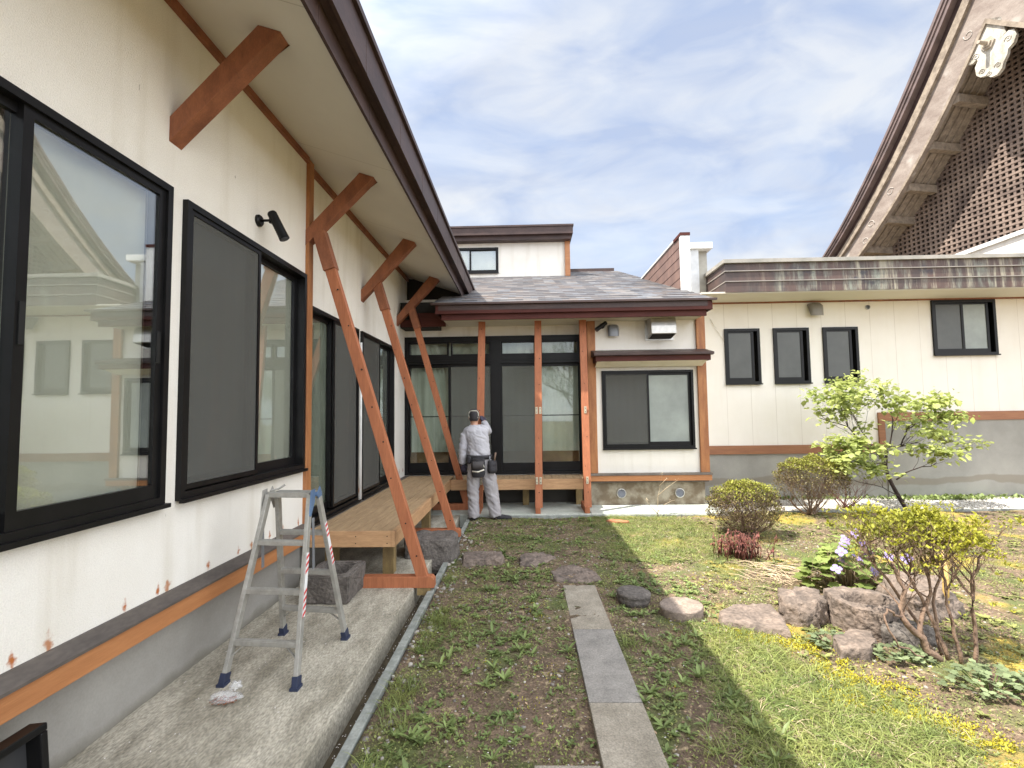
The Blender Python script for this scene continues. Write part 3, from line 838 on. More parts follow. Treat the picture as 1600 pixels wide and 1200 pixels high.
# ------------------------------------------------------------------ right wing
wing = thing('right_wing', 'low flat roofed wing on the right with streaked copper parapet and pale panel wall', 'house', (7, 9.35, 0))
YW = 9.35
m = mat('wing_panel', (.80, .755, .68), (.755, .705, .625), rough=.8, scale=1.2, bump=.3, bscale=130, fine=.03); M['wp'] = m
def joints(N, L, t):
    s = N.new('ShaderNodeSeparateXYZ'); L.new(t, s.inputs[0])
    q = math_(N, L, 'FRACT', math_(N, L, 'MULTIPLY', math_(N, L, 'ADD', s.outputs['X'], 50.27), 1 / .455))
    nz = N.new('ShaderNodeTexNoise'); nz.inputs['Scale'].default_value = 1.4; L.new(t, nz.inputs['Vector'])
    return math_(N, L, 'MULTIPLY', math_(N, L, 'LESS_THAN', math_(N, L, 'ABSOLUTE', math_(N, L, 'SUBTRACT', q, .5)), .009), math_(N, L, 'MULTIPLY', nz.outputs['Fac'], 1.3, True))
overlay(m, (.70, .64, .55), rain)
overlay(m, (.52, .46, .38), joints)
ws = [(3.81, 4.47), (4.725, 5.39), (5.65, 6.30)]
b = MB(); panel(b, (0, YW, 0), EX, -EY, 3.12, 13.5, .90, 3.74, [(a, c, 2.135, 3.19) for a, c in ws] + [(7.69, 8.86, 2.62, 3.665)])
b.build('wall', m, wing)
fm = mat('wing_foundation', (.34, .325, .29), (.25, .24, .215), rough=.9, scale=1.2, bump=.12, bscale=80, fine=.05)
def stain(N, L, t):
    s = N.new('ShaderNodeSeparateXYZ'); L.new(t, s.inputs[0])
    nz = N.new('ShaderNodeTexNoise'); nz.inputs['Scale'].default_value = 1.1; nz.inputs['Detail'].default_value = 6; L.new(t, nz.inputs['Vector'])
    z = math_(N, L, 'ADD', s.outputs['Z'], math_(N, L, 'MULTIPLY', nz.outputs['Fac'], -.30))
    d = math_(N, L, 'ABSOLUTE', math_(N, L, 'SUBTRACT', z, .15))
    r = N.new('ShaderNodeMapRange'); r.interpolation_type = 'SMOOTHSTEP'; r.inputs['From Min'].default_value = .075; r.inputs['From Max'].default_value = .045; r.inputs['To Max'].default_value = .6
    L.new(d, r.inputs['Value']); return r.outputs[0]
overlay(fm, (.20, .165, .12), stain)
b = MB(); b.box(3.12, 13.5, YW + .01, YW + .2, -.2, .825); b.box(6.72, 13.5, YW - .012, YW + .009, -.2, 1.41); b.build('foundation', fm, wing)
b = MB(); b.box(3.14, 6.585, YW - .035, YW - .001, .825, .985); b.box(6.585, 6.70, YW - .036, YW - .001, .825, 1.57); b.box(6.70, 13.5, YW - .035, YW - .001, 1.41, 1.57); b.build('trim_board', M['wtrim'], wing, bevel=.003)
for i, (a, c) in enumerate(ws):
    window(wing, (0, YW, 0), EX, -EY, a, c, 2.135, 3.19, [(a + .035, c - .11, 2.18, 3.155, .01, 'frost', None, None)], ['left', 'middle', 'right'][i] + ' one of three narrow frosted windows', fw=.05)
window(wing, (0, YW, 0), EX, -EY, 7.69, 8.86, 2.62, 3.665, [(7.73, 8.28, 2.67, 3.63, .01, 'frost', None, None), (8.25, 8.76, 2.67, 3.63, -.01, 'frostlight', None, None)], 'two part frosted window high on the right of the wall', fw=.05)
b = MB(); b.box(3.14, 13.6, 8.60, YW + .1, 3.70, 3.73); b.build('soffit', M['soffit'], wing)
b = MB(); b.box(3.14, 13.5, YW - .03, YW - .002, 3.672, 3.699); b.build('eave_trim', M['wood'], wing)
cop = mat('streaked_copper', (.100, .062, .052), (.055, .042, .040), rough=.55, scale=2.2, stretch=(1.6, 1, .8), spec=.3, bump=.05, bscale=20)
def streak(lo, hi, sx, sz_, off, k):
    def f(N, L, t):
        mp = N.new('ShaderNodeMapping'); mp.inputs['Scale'].default_value = (sx, sx, sz_); mp.inputs['Location'].default_value = (off, 0, off); L.new(t, mp.inputs['Vector'])
        n = N.new('ShaderNodeTexNoise'); n.inputs['Scale'].default_value = 1; n.inputs['Detail'].default_value = 7; n.inputs['Roughness'].default_value = .7; L.new(mp.outputs[0], n.inputs['Vector'])
        r = N.new('ShaderNodeMapRange'); r.interpolation_type = 'SMOOTHSTEP'; r.inputs['From Min'].default_value = lo; r.inputs['From Max'].default_value = hi; r.inputs['To Max'].default_value = k
        L.new(n.outputs['Fac'], r.inputs['Value'])
        s = N.new('ShaderNodeSeparateXYZ'); L.new(t, s.inputs[0])
        g = N.new('ShaderNodeMapRange'); g.inputs['From Min'].default_value = -3.3; g.inputs['From Max'].default_value = -1.8; L.new(s.outputs['X'], g.inputs['Value'])
        return math_(N, L, 'MULTIPLY', r.outputs[0], g.outputs[0])
    return f
overlay(cop, (.30, .33, .27), streak(.48, .70, 5, .9, 2, .75))
overlay(cop, (.36, .33, .25), streak(.50, .66, 9, .6, 9, .8))
overlay(cop, (.030, .032, .045), streak(.56, .68, 2.2, 3.5, 5, .7))
b = MB()
H3 = [3.715, 3.905, 4.09, 4.235]
for i in range(3):
    yf = 8.578 + .010 * i
    b.prism([(yf, H3[i]), (yf + .02, H3[i]), (yf + .02, H3[i + 1]), (yf + .008, H3[i + 1])], 10.1, (3.56, 0, 0), EY, EZ, EX)
    b.prism([(3.56 + .004 * i, H3[i]), (3.575 + .004 * i, H3[i]), (3.575 + .004 * i, H3[i + 1]), (3.564 + .004 * i, H3[i + 1])], 6, (0, 8.60, 0), EX, EZ, EY)
    x = 3.56 + (.6 if i % 2 else 1.1)
    while x < 13.4:
        b.box(x, x + .012, yf + .002, yf + .006, H3[i] + .004, H3[i + 1] - .004); x += 1.09
b.box(3.62, 13.6, 8.66, 14, 3.735, 4.18)
b.build('parapet_cladding', cop, wing)
b = MB()
for i, z in enumerate(H3[1:3]): b.box(3.553, 13.66, 8.566 + .004 * i, 8.60, z - .006, z + .008); b.box(3.553, 3.57, 8.60, 14, z - .006, z + .008)
b.build('cladding_lip', mat('lip_metal', (.30, .27, .24), rough=.5), wing)
b = MB(); b.box(3.53, 13.7, 8.56, 8.76, 4.236, 4.30); b.box(3.53, 3.72, 8.761, 14, 4.236, 4.30); b.build('parapet_cap', mat('weathered_cap', (.36, .33, .29), (.24, .23, .20), rough=.6, scale=4), wing)
b = MB(); b.box(10.42, 13.5, 10.25, 12.9, 4.0, 5.22); ph = b.build('rooftop_room', M['stucco'], wing)
b = MB(); b.box(10.36, 13.6, 10.18, 13.0, 5.222, 5.31); b.build('rooftop_cap', M['white'], ph)
b = MB(); b.box(3.3, 13.5, YW + .2, 14, -.2, 3.69); b.build('inner_wall', M['room'], wing)

# ------------------------------------------------------------------ temple
th = R(11.8)
D = Vector((-math.sin(th), math.cos(th), 0))          # along the gable, away from the camera
NF = Vector((-math.cos(th), -math.sin(th), 0))        # facing out of the gable
A = Vector((12.675, 13.0, 0))
temple = thing('temple', 'old temple gable on the right with brown lattice wall and white pendant carving', 'temple', tuple(A + D * 0 - NF * 4))
M['oldwood'] = mat('weathered_wood', (.33, .27, .21), (.19, .15, .115), rough=.8, scale=4, stretch=(1.5, 1.5, 1.5), bump=.2, bscale=30, fine=.15)
M['lattice'] = mat('lattice_wood', (.27, .20, .16), (.12, .085, .07), rough=.8, scale=1.2, fine=.2, bscale=25, detail=6)
M['barge'] = mat('bargeboard_wood', (.30, .25, .215), (.20, .155, .13), rough=.7, scale=2.2, stretch=(1, .8, 2), detail=8, bump=.15, bscale=25, fine=.12)
inner = [(0, 12.01), (1.11, 10.36), (1.85, 9.42), (2.62, 8.47), (3.36, 7.77), (4.41, 6.85), (5.6, 6.0), (7.2, 5.2)]
outer = [(0, 14.75), (.8, 13.38), (1.65, 12.05), (2.59, 10.71), (3.82, 9.14), (5.01, 7.75), (5.76, 7.05), (7.4, 6.1)]
def arc(pts, n=40):
    xs = np.array([p[0] for p in pts]); zs = np.array([p[1] for p in pts])
    c = np.polyfit(xs, zs, 3)
    t = np.linspace(0, xs[-1], n)
    return t, np.polyval(c, t)
ti, zi = arc(inner); to_, zo_ = arc(outer)
def rake(mb, fi, fo, d0, d1, mi=0):
    """band between two fractions of the rake section (0 inner, 1 outer), both slopes of the gable"""
    for sg in (1, -1):
        sx = 1 if sg > 0 else 1.6
        a = [(sg * sx * (ti[k] * (1 - fi) + to_[k] * fi), zi[k] * (1 - fi) + zo_[k] * fi) for k in range(40)]
        c = [(sg * sx * (ti[k] * (1 - fo) + to_[k] * fo), zi[k] * (1 - fo) + zo_[k] * fo) for k in range(40)]
        for k in range(39):
            q = [a[k], a[k + 1], c[k + 1], c[k]]
            mb.prism(q, d1 - d0, A + NF * d0, D, EZ, NF)
overlay(M['barge'], (.42, .38, .34), noise_mask(1.1, .56, .70, 4.0, 12))
b = MB(); rake(b, 0, .56, -.10, .0); bb_ = b.build('bargeboard', M['barge'], temple)
for s0, fr_ in ((.45, .28), (3.0, .30), (3.75, .30), (4.0, .14)):
    b = MB(); zc = float(np.interp(s0, ti, zi)) * (1 - fr_) + float(np.interp(s0, to_, zo_)) * fr_
    b.tube([A + D * (s0 + (.06 + .006 * k) * math.cos(.5 * k + s0)) + EZ * (zc + (.06 + .006 * k) * math.sin(.5 * k + s0)) + NF * .004 for k in range(13)], .014, 6)
    b.build('scroll_relief', mat('relief_paint', (.42, .38, .34), rough=.8), bb_, True)
b = MB(); rake(b, .0, .055, .0, .05); b.build('bargeboard_moulding', M['oldwood'], temple)
b = MB(); rake(b, .52, .68, -.12, .10); b.build('upper_moulding', M['oldwood'], temple)
b = MB(); rake(b, .68, .80, -.2, .08); b.build('dark_batten', M['fascia'], temple)
b = MB(); rake(b, .80, .88, -12, .28); rake(b, .88, .94, -12, .32); rake(b, .94, 1.0, -12, .36)
M['troof'] = mat('temple_roof_metal', (.20, .145, .135), (.12, .09, .085), rough=.5, scale=3, metal=.2)
b.build('roof', M['troof'], temple)
# underside boards between board and lattice wall
b = MB(); rake(b, .10, .13, -14, -.11); b.build('eave_underside', M['oldwood'], temple)
b = MB()
for off in (-.35, -.62, -.86): rake(b, .065, .10, off - .05, off)
b.build('rafter', M['oldwood'], temple)
b = MB()
for s0, z0 in ((.98, 10.42), (1.78, 9.45), (2.55, 8.52), (3.32, 7.78), (4.15, 7.05), (-.98, 10.42), (-1.78, 9.45)):
    b = MB(); b.prism([(s0 - .10, z0), (s0 + .10, z0), (s0 + .10, z0 + .24), (s0 - .10, z0 + .24)], 1.25, A + NF * -1.36, D, EZ, NF)
    b.build('purlin', M['oldwood'], temple)
# lattice: vertical and horizontal strips over a dark board
b = MB()
lim = lambda s: float(np.interp(s if s > 0 else -s / 1.6, ti, zi)) + .30
s = -4.6
while s < 6.0:
    b.prism([(s, 4.2), (s + .062, 4.2), (s + .062, lim(s)), (s, lim(s))], .06, A + NF * -1.225, D, EZ, NF); s += .156
z = 4.2
while z < 12.6:
    # half-width of the gable at this height
    ks = [t for t in np.linspace(0, 7, 200) if lim(t) > z]
    if ks:
        w = ks[-1]; b.prism([(max(-w, -4.6), z), (w, z), (w, z + .062), (max(-w, -4.6), z + .062)], .06, A + NF * -1.215, D, EZ, NF)
    z += .156
lt = b.build('lattice', M['lattice'], temple)
b = MB(); b.prism([(-4.6, 0), (6, 0), (6, lim(6)), (4.4, lim(4.4)), (2.6, lim(2.6)), (1.1, lim(1.1)), (0, lim(0)), (-1.1, lim(1.1)), (-2.6, lim(2.6)), (-4.6, lim(4.6))], 10, A + NF * -11.62, D, EZ, NF)
b.build('backing_wall', M['roomdark'], temple)
# pendant carving (gegyo)
gp = [(-.48, 11.62), (.30, 11.85), (.50, 11.50), (.58, 11.35), (.55, 11.22), (.40, 11.17), (.30, 11.22), (.28, 11.16), (.36, 11.02), (.34, 10.78), (.24, 10.66), (.10, 10.62), (0, 10.50), (-.14, 10.47), (-.26, 10.56), (-.30, 10.70), (-.40, 10.86), (-.42, 10.98), (-.55, 11.05), (-.62, 11.22), (-.58, 11.40), (-.46, 11.46), (-.32, 11.40), (-.42, 11.50)]
gp = [(x, z) for x, z in gp]
b = MB(); b.prism([(-.40, 11.45), (-.33, 11.95), (0, 12.15), (.30, 11.85), (.50, 11.50)] + gp[3:23], .10, A + NF * -.10, D, EZ, NF)
M['gegyo'] = mat('white_weathered_paint', (.56, .53, .47), (.36, .325, .27), rough=.8, scale=6, stretch=(1, 1, .5), detail=8, lo=.4, hi=.6, bump=.4, bscale=25)
pc = b.build('pendant_carving', M['gegyo'], temple, bevel=.02); pc['label'] = 'scalloped white weathered pendant carving under the gable peak'
for r0, cx, cz in ((.10, .30, 11.30), (.09, -.45, 11.24), (.08, .18, 10.80), (.08, -.18, 10.72), (.07, .02, 10.62)):
    pts = [A + D * (cx + r0 * (1 - k / 22) * math.cos(k * .45)) + EZ * (cz + r0 * (1 - k / 22) * math.sin(k * .45)) + NF * .005 for k in range(20)]
    b = MB(); b.tube(pts, .014, 6)
    b.build('scroll_carving', M['gegyo'], pc, True)
b = MB()
c0 = A + EZ * 11.45
b.tube([c0, c0 + NF * .05], .17, 6); b.tube([c0 + NF * .05, c0 + NF * .09], .11, 6); b.tube([c0 + NF * .09, c0 + NF * .34], [.055, .045], 8)
b.build('boss', mat('old_boss', (.42, .36, .29), rough=.8), pc)
# lower temple body
b = MB(); b.prism([(-4.6, 0), (8, 0), (8, 4.2), (-4.6, 4.2)], .2, A + NF * -1.30, D, EZ, NF); b.build('lower_wall', M['stucco'], temple)

# ------------------------------------------------------------------ small fittings on the walls
def spot(name, label, base, n, tgt, rot=1):
    t = thing(name, label, 'security light', base)
    base, n = Vector(base), Vector(n)
    b = MB(); b.tube([base, base + n * .018, base + n * .03], [.047, .047, .036], 18); b.build('base_plate', M['black'], t, False)
    j = base + n * .11
    b = MB(); b.tube([base + n * .03, j], .011, 8); b.tube([j - Vector((0, 0, .022)), j + Vector((0, 0, .022))], .02, 10); b.build('arm', M['black'], t, True)
    d = (Vector(tgt) - j).normalized()
    a = j - d * .07 + n * .03
    b = MB(); b.tube([a, a + d * .012, a + d * .20, a + d * .235], [.030, .036, .038, .040], 16); b.build('lamp_barrel', M['black'], t, False)
    b = MB(); b.tube([a + d * .236, a + d * .239], .033, 16); b.build('lens', mat('lens_grey', (.10, .10, .11), rough=.2), t, False)
    return t
spot('security_light', 'black tubular security light on the near left wall, aimed down', (WX, 3.76, 3.205), (1, 0, 0), (-1.80, 3.80, 2.80))
spot('security_light', 'small black security light beside the rear house corner post under the eave', (1.375, YB, 3.15), (0, -1, 0), (1.10, 8.36, 2.95))
def vent(label, x, z, w, h, m, yb, d):
    b = MB(); n = 12
    vs, fs = [], []
    prof = [(0, h / 2), (d * .55, h / 2 - .01), (d * .9, h / 2 - h * .18), (d, 0), (d, -h / 2)]
    for k in range(9):
        u = -w / 2 + w * k / 8
        e = 1 - (abs(u) / (w / 2)) ** 4 * .22
        vs += [(x + u, yb - p[0] * e, z + p[1] * (e if p[1] > 0 else 1)) for p in prof]
    for k in range(8):
        for j in range(4): a = k * 5 + j; fs.append((a, a + 5, a + 6, a + 1))
    s0 = len(vs)
    fs.append((0, 1, 2, 3, 4)); fs.append((40, 44, 43, 42, 41))
    b.add(vs, fs)
    o = tag(b.build('vent_cover', m, None, True), label, 'vent')
    return o
vent('small grey vent cover left of the stainless hood on the rear house', 1.56, 3.065, .185, .22, M['ventg'], YB - .005, .10)
vent('bronze vent cover above the three narrow windows', 5.51, 3.53, .24, .26, M['bvent'], YW - .005, .14)
t = thing('range_hood', 'curved stainless exhaust hood on the wall under the rear eave', 'exhaust hood', (2.36, YB, 3.1))
b = MB()
pf = [(0, .20), (.06, .205), (.12, .20), (.18, .18), (.235, .145), (.275, .095), (.30, .04), (.31, -.02), (.31, -.155), (.29, -.16), (.02, -.20), (0, -.20)]
b.prism([(-p[0], p[1]) for p in pf], .42, (2.155, YB, 3.11), EY, EZ, EX)
b.build('hood', M['steel'], t, bevel=.006)
b = MB(); b.box(2.12, 2.61, YB - .02, YB - .001, 2.88, 3.33); b.build('back_plate', M['steel'], t)
b = MB(); b.prism([(-.285, -.164), (-.03, -.201), (-.03, -.207), (-.285, -.170)], .38, (2.175, YB, 3.11), EY, EZ, EX); b.build('grille', M['dark'], t)
def roundvent(name, label, x, y, z, r, slats=True):
    t = thing(name, label, 'vent', (x, y, z))
    b = MB(); b.tube([(x, y, z), (x, y - .018, z)], [r, r], 24, cap=False); b.tube([(x, y, z), (x, y - .02, z)], [r * .84, r * .84], 24, cap=False)
    n = 24; vs = []
    for k in range(n):
        a = 2 * math.pi * k / n; vs += [(x + r * math.cos(a), y - .019, z + r * math.sin(a)), (x + r * .84 * math.cos(a), y - .021, z + r * .84 * math.sin(a))]
    b.add(vs, [(2 * k, 2 * k + 1, (2 * k + 3) % (2 * n), (2 * k + 2) % (2 * n)) for k in range(n)])
    b.build('ring', M['steel'], t, True)
    b = MB(); b.tube([(x, y - .002, z), (x, y - .006, z)], r * .86, 24); b.build('backing', M['dark'], t)
    b = MB(); k = -3
    while k <= 3:
        zz = z + k * r * .23; w = math.sqrt(max(0, (r * .84) ** 2 - (zz - z) ** 2))
        b.add([(x - w, y - .008, zz + .006), (x + w, y - .008, zz + .006), (x + w, y - .016, zz - .006), (x - w, y - .016, zz - .006)], [(0, 1, 2, 3)]); k += 1
    b.build('louvre', M['ventg'], t)
roundvent('foundation_vent', 'round louvred vent in the stained foundation, the one nearer the timber post', 1.645, 8.579, .245, .082)
roundvent('foundation_vent', 'round louvred vent in the stained foundation, the one behind the bare sapling', 2.64, 8.579, .245, .082)
roundvent('wall_vent', 'tiny round vent high on the right wing wall beside the narrow windows', 6.52, YW - .001, 3.56, .045)
b = MB(); b.tube([(3.56, YW - .01, 3.39), (3.66, YW - .03, 3.20), (3.80, YW - .012, 2.97)], .006, 6)
tag(b.build('loose_cable', M['panel'], None, True), 'thin cream cable hanging slantwise above the leftmost narrow window', 'cable')

# ------------------------------------------------------------------ decks
DZ = .545
dk = thing('wooden_deck', 'long low wooden deck running along the left house', 'deck', (-1.7, 6.4, 0))
nb = 7; x0, x1 = -2.13, -1.285
for i in range(nb):
    a = x0 + (x1 - x0) * i / nb; c = x0 + (x1 - x0) * (i + 1) / nb
    b = MB(); b.box(a + .002, c - .003, 4.715, 8.84, DZ - .03, DZ - .001 * (i % 2)); b.build('deck_board', M['deck'], dk, bevel=.002)
b = MB(); b.box(-1.282, -1.247, 4.68, 8.235, DZ - .145, DZ + .003); b.build('side_fascia', M['deckx'], dk, bevel=.003)
b = MB(); b.box(-2.13, -1.284, 4.68, 4.712, DZ - .145, DZ + .003); b.build('end_fascia', M['deckx'], dk, bevel=.003)
for y in (5.0, 6.85, 8.3):
    for x in (-1.40, -1.99):
        b = MB(); b.box(x - .055, x + .055, y, y + .11, .05, DZ - .032); b.build('leg', M['leg'], dk)
b = MB()
for y in (5.0, 6.85, 8.3): b.box(-2.12, -1.29, y + .115, y + .155, DZ - .13, DZ - .032)
b.box(-1.345, -1.286, 4.72, 8.2, DZ - .12, DZ - .034)
b.build('joist', M['leg'], dk)
b = MB()
for x, z in ((-1.32, -.045), (-1.32, -.11), (-1.62, -.045), (-1.62, -.11), (-2.02, -.085)):
    b.tube([(x, 4.681, DZ + z), (x, 4.678, DZ + z)], .0055, 8)
b.build('screw_head', M['dark'], dk)
d2 = thing('rear_deck', 'narrow wooden deck in front of the rear sliding doors', 'deck', (-.1, 8.5, 0))
k = 0; x = -1.242
while x < 1.0:
    b = MB(); b.box(x + .002, min(x + .118, 1.04), 8.24, 8.84, DZ - .03, DZ - .001 * (k % 2)); b.build('deck_board', M['deck'], d2, bevel=.002); x += .121; k += 1
b = MB(); b.box(-1.245, 1.045, 8.20, 8.237, DZ - .165, DZ + .003); b.build('front_fascia', M['deckx'], d2, bevel=.003)
for x in (-.85, .0, .93):
    b = MB(); b.box(x - .055, x + .055, 8.66, 8.77, .045, DZ - .032); b.build('leg', M['leg'], d2)
b = MB(); b.box(-1.2, 1.0, 8.24, 8.28, DZ - .14, DZ - .034); b.box(-1.2, 1.0, 8.72, 8.76, DZ - .12, DZ - .034); b.build('joist', M['leg'], d2)
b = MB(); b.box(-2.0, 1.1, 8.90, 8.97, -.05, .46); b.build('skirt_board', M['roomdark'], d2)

# ------------------------------------------------------------------ timber braces (snow fence props)
def knots(b, p0, p1, y, n, seed):
    r_ = random.Random(seed)
    for i in range(n):
        f = (i + .4 + .3 * r_.random()) / n
        p = Vector(p0).lerp(Vector(p1), f)
        dx = r_.uniform(-.025, .025)
        b.tube([(p.x + dx, y, p.z), (p.x + dx, y - .0012, p.z)], r_.uniform(.006, .010), 8)
for i, (y, lab) in enumerate(((4.60, 'nearest leaning timber brace, its foot beside the stone trough'), (6.46, 'middle of the three leaning braces along the left deck'), (8.25, 'farthest leaning brace along the left house, beside the worker'))):
    t = thing('timber_brace', lab, 'timber brace', (-.95, y, 0), 'timber braces leaning to the left eave')
    p0, p1 = (-.965, y + .052, .10), (-1.955, y + .052, 3.36)
    if i == 2: p0, p1 = (-.985, y + .052, .10), (-1.91, y + .052, 3.42)
    b = MB(); b.beam(p0, p1, .078, .100, (0, 1, 0)); b.build('leg', M['brace'], t, bevel=.004)
    b = MB(); b.beam(Vector(p1) - Vector((-.09, 0, .30)), Vector(p1) + Vector((-.025, 0, .08)), .118, .118, (0, 1, 0)); b.build('head_block', M['wood'], t, bevel=.004)
    b = MB(); b.prism([(-1.56, .045), (-.862, .045), (-.862, .12), (-.885, .148), (-1.56, .148)], .095, (0, y + .005, 0), EX, EZ, EY); b.build('foot_sill', M['brace'], t, bevel=.004)
    b = MB(); b.box(-1.02, -.90, y + .01, y + .09, -.02, .043); b.build('packing_block', M['leg'], t)
    b = MB(); knots(b, p0, p1, y + .0085, 9, i); b.build('knot', M['dark'], t)
for i, (x, xt, lab) in enumerate(((-.755, -.72, 'left of the three upright braces at the rear deck, the one the worker is fixing'), (.205, .25, 'middle of the three upright braces at the rear deck'), (.985, 1.02, 'right of the three upright braces at the rear deck, sunlit on its lower half'))):
    t = thing('timber_brace', lab, 'timber brace', (x, 7.9, 0), 'timber braces standing at the rear deck')
    b = MB(); b.beam((x, 7.95, .13), (xt, 8.42, 3.28), .118, .07, (1, 0, 0)); b.build('leg', M['brace'], t, bevel=.004)
    b = MB(); b.prism([(7.885, .047), (8.45, .047), (8.45, .15), (7.885, .15)], .08, (x - .055, 0, 0), EY, EZ, EX); b.build('foot_sill', M['brace'], t, bevel=.004)
    dv = Vector((xt - x, .47, 3.15)).normalized()
    for z in (1.63, .50):
        f = (z - .13) / 3.15
        p = Vector((x, 7.95, .13)).lerp(Vector((xt, 8.42, 3.28)), f) + Vector((0, -.037, 0))
        if i == 0 and z > 1: continue
        for s in (-1, 1):
            if i == 2 and s == -1: continue
            hb = MB(); cx = p.x + s * (.030 if i < 2 else 0)
            hb.box(cx - .019, cx + .019, p.y - .008, p.y - .001, z, z + .115)
            h = hb.build('hinge_plate', M['zinc'], t, bevel=.002)
            hb = MB()
            for q in (.03, .085): hb.tube([(cx, p.y - .008, z + q), (cx, p.y - .014, z + q)], .007, 8)
            hb.build('bolt', M['dark'], h)
    b = MB(); knots(b, (x, 0, .13), (xt, 0, 3.28), 0, 7, 10 + i)
    b.v = [(v[0], 7.95 + .47 * (v[2] - .13) / 3.15 - .0362 + v[1], v[2]) for v in b.v]
    b.build('knot', M['dark'], t)

# ------------------------------------------------------------------ stepladder
ld = thing('stepladder', 'aluminium stepladder standing open on the concrete path', 'stepladder', (-1.57, 3.3, .05))
FL, FR_ = (Vector((-1.828, 2.985, .055)), Vector((-1.715, 3.262, 1.128))), (Vector((-1.368, 2.945, .055)), Vector((-1.428, 3.238, 1.128)))
BL, BR_ = (Vector((-1.800, 3.66, .055)), Vector((-1.695, 3.345, 1.10))), (Vector((-1.310, 3.585, .055)), Vector((-1.405, 3.325, 1.10)))
for a, c in (FL, FR_, BL, BR_):
    b = MB(); d = (c - a).normalized()
    b.beam(a, c, .026, .048, (1, 0, 0))
    st = b.build('stile', M['alu'], ld, bevel=.003)
    b = MB(); b.beam(a - d * .0, a + d * .062, .036, .060, (1, 0, 0)); b.beam(a - Vector((0, 0, .008)), a + Vector((0, 0, .012)), .05, .07, (1, 0, 0)); b.build('rubber_foot', M['navy'], st, bevel=.003)
def on_line(pr, z): a, c = pr; return a.lerp(c, (z - a.z) / (c.z - a.z))
for pr, zs, sgn in (((FL, FR_), (.275, .555, .835), 1), ((BL, BR_), (.265, .555, .845), -1)):
    for z in zs:
        p, q = on_line(pr[0], z), on_line(pr[1], z)
        b = MB(); b.beam(p, q, .042, .028, (0, 1, 0)); b.beam(p + Vector((0, -.012, .016)), q + Vector((0, -.012, .016)), .008, .006, (0, 1, 0)); b.beam(p + Vector((0, .010, .016)), q + Vector((0, .010, .016)), .008, .006, (0, 1, 0))
        b.build('rung', M['alu'], ld, bevel=.002)
    z = zs[0]
    for s, pr1 in ((1, pr[0]), (-1, pr[1])):
        p = on_line(pr1, z - .085); q = on_line(pr1, z) + Vector((s * .075, 0, -.012))
        b = MB(); b.beam(p, q, .014, .006, (0, 1, 0)); b.build('diagonal_stay', M['alu'], ld)
b = MB(); b.beam(FL[1] + Vector((0, .01, 0)), FR_[1] + Vector((0, .01, 0)), .050, .034, (0, 1, 0)); b.build('top_step', M['alu'], ld, bevel=.003)
b = MB(); b.beam(BL[1] + Vector((.0, 0, .03)), BR_[1] + Vector((0, 0, .03)), .045, .026, (0, 1, 0)); b.build('top_step', M['alu'], ld, bevel=.003)
for (f, r_, s) in ((FR_, BR_, 1), (FL, BL, -1)):
    b = MB()
    xx = (f[1].x if s > 0 else f[1].x - .012) + s * .018
    b.prism([(f[1].y - .03, 1.16), (f[1].y + .03, 1.165), (f[1].y + .028, 1.08), (f[1].y - .03, .99), (f[1].y - .055, 1.0)], .006, (xx, 0, 0), EY, EZ, EX)
    b.prism([(r_[1].y - .045, 1.13), (r_[1].y + .0, 1.175), (r_[1].y + .03, 1.13), (r_[1].y + .055, 1.03), (r_[1].y + .02, 1.02)], .006, (xx + .008, 0, 0), EY, EZ, EX)
    b.tube([(xx - .004, f[1].y + .045, 1.125), (xx + .02, f[1].y + .045, 1.125)], .016, 12)
    b.build('hinge_bracket', M['bluem'] if s > 0 else M['alu'], ld, bevel=.002)
b = MB(); b.tube([FL[1] + Vector((-.01, .03, .02)), FL[1] + Vector((.04, .05, .03)), FL[1] + Vector((.075, .07, .055))], .007, 6); b.build('locking_lever', M['alu'], ld)
# locking bar between the legs, and warning tape
for s, f in ((1, FR_), (-1, FL)):
    b = MB(); p = on_line(f, .98) + Vector((.02 * s, .03, 0)); b.beam(p, p + Vector((0, .015, -.33)), .006, .026, (1, 0, 0)); b.build('spreader_bar', M['ventg'], ld)
def tape(pr, z0, z1, nx_, w, nm):
    a, c = on_line(pr, z0), on_line(pr, z1)
    d = (c - a)
    bw, brs = MB(), []
    bw.beam(a + nx_ * .0262, c + nx_ * .0262, w, .0012, (0, 1, 0) if abs(nx_.x) > .5 else (1, 0, 0))
    n = 9
    for i in range(n):
        if i in (4, 5): continue
        p = a + d * ((i + .2) / n); q = a + d * ((i + .68) / n)
        sd = Vector((0, 1, 0)) if abs(nx_.x) > .5 else Vector((1, 0, 0))
        o_ = nx_ * .0275
        e = d / n * .22
        br = MB(); brs.append(br)
        br.add([p + o_ - sd * w / 2 - e, p + o_ + sd * w / 2 + e, q + o_ + sd * w / 2 + e, q + o_ - sd * w / 2 - e], [(0, 1, 2, 3)])
    o = bw.build('warning_tape', M['whitep'], ld); [q_.build('red_stripe', M['redp'], o) for q_ in brs]
tape((BR_[0] + Vector((-.011, 0, 0)), BR_[1] + Vector((-.011, 0, 0))), .62, .92, Vector((1, 0, 0)), .038, '')
tape((FR_[0] + Vector((-.011, 0, 0)), FR_[1] + Vector((-.011, 0, 0))), .42, .78, Vector((1, 0, 0)), .038, '')

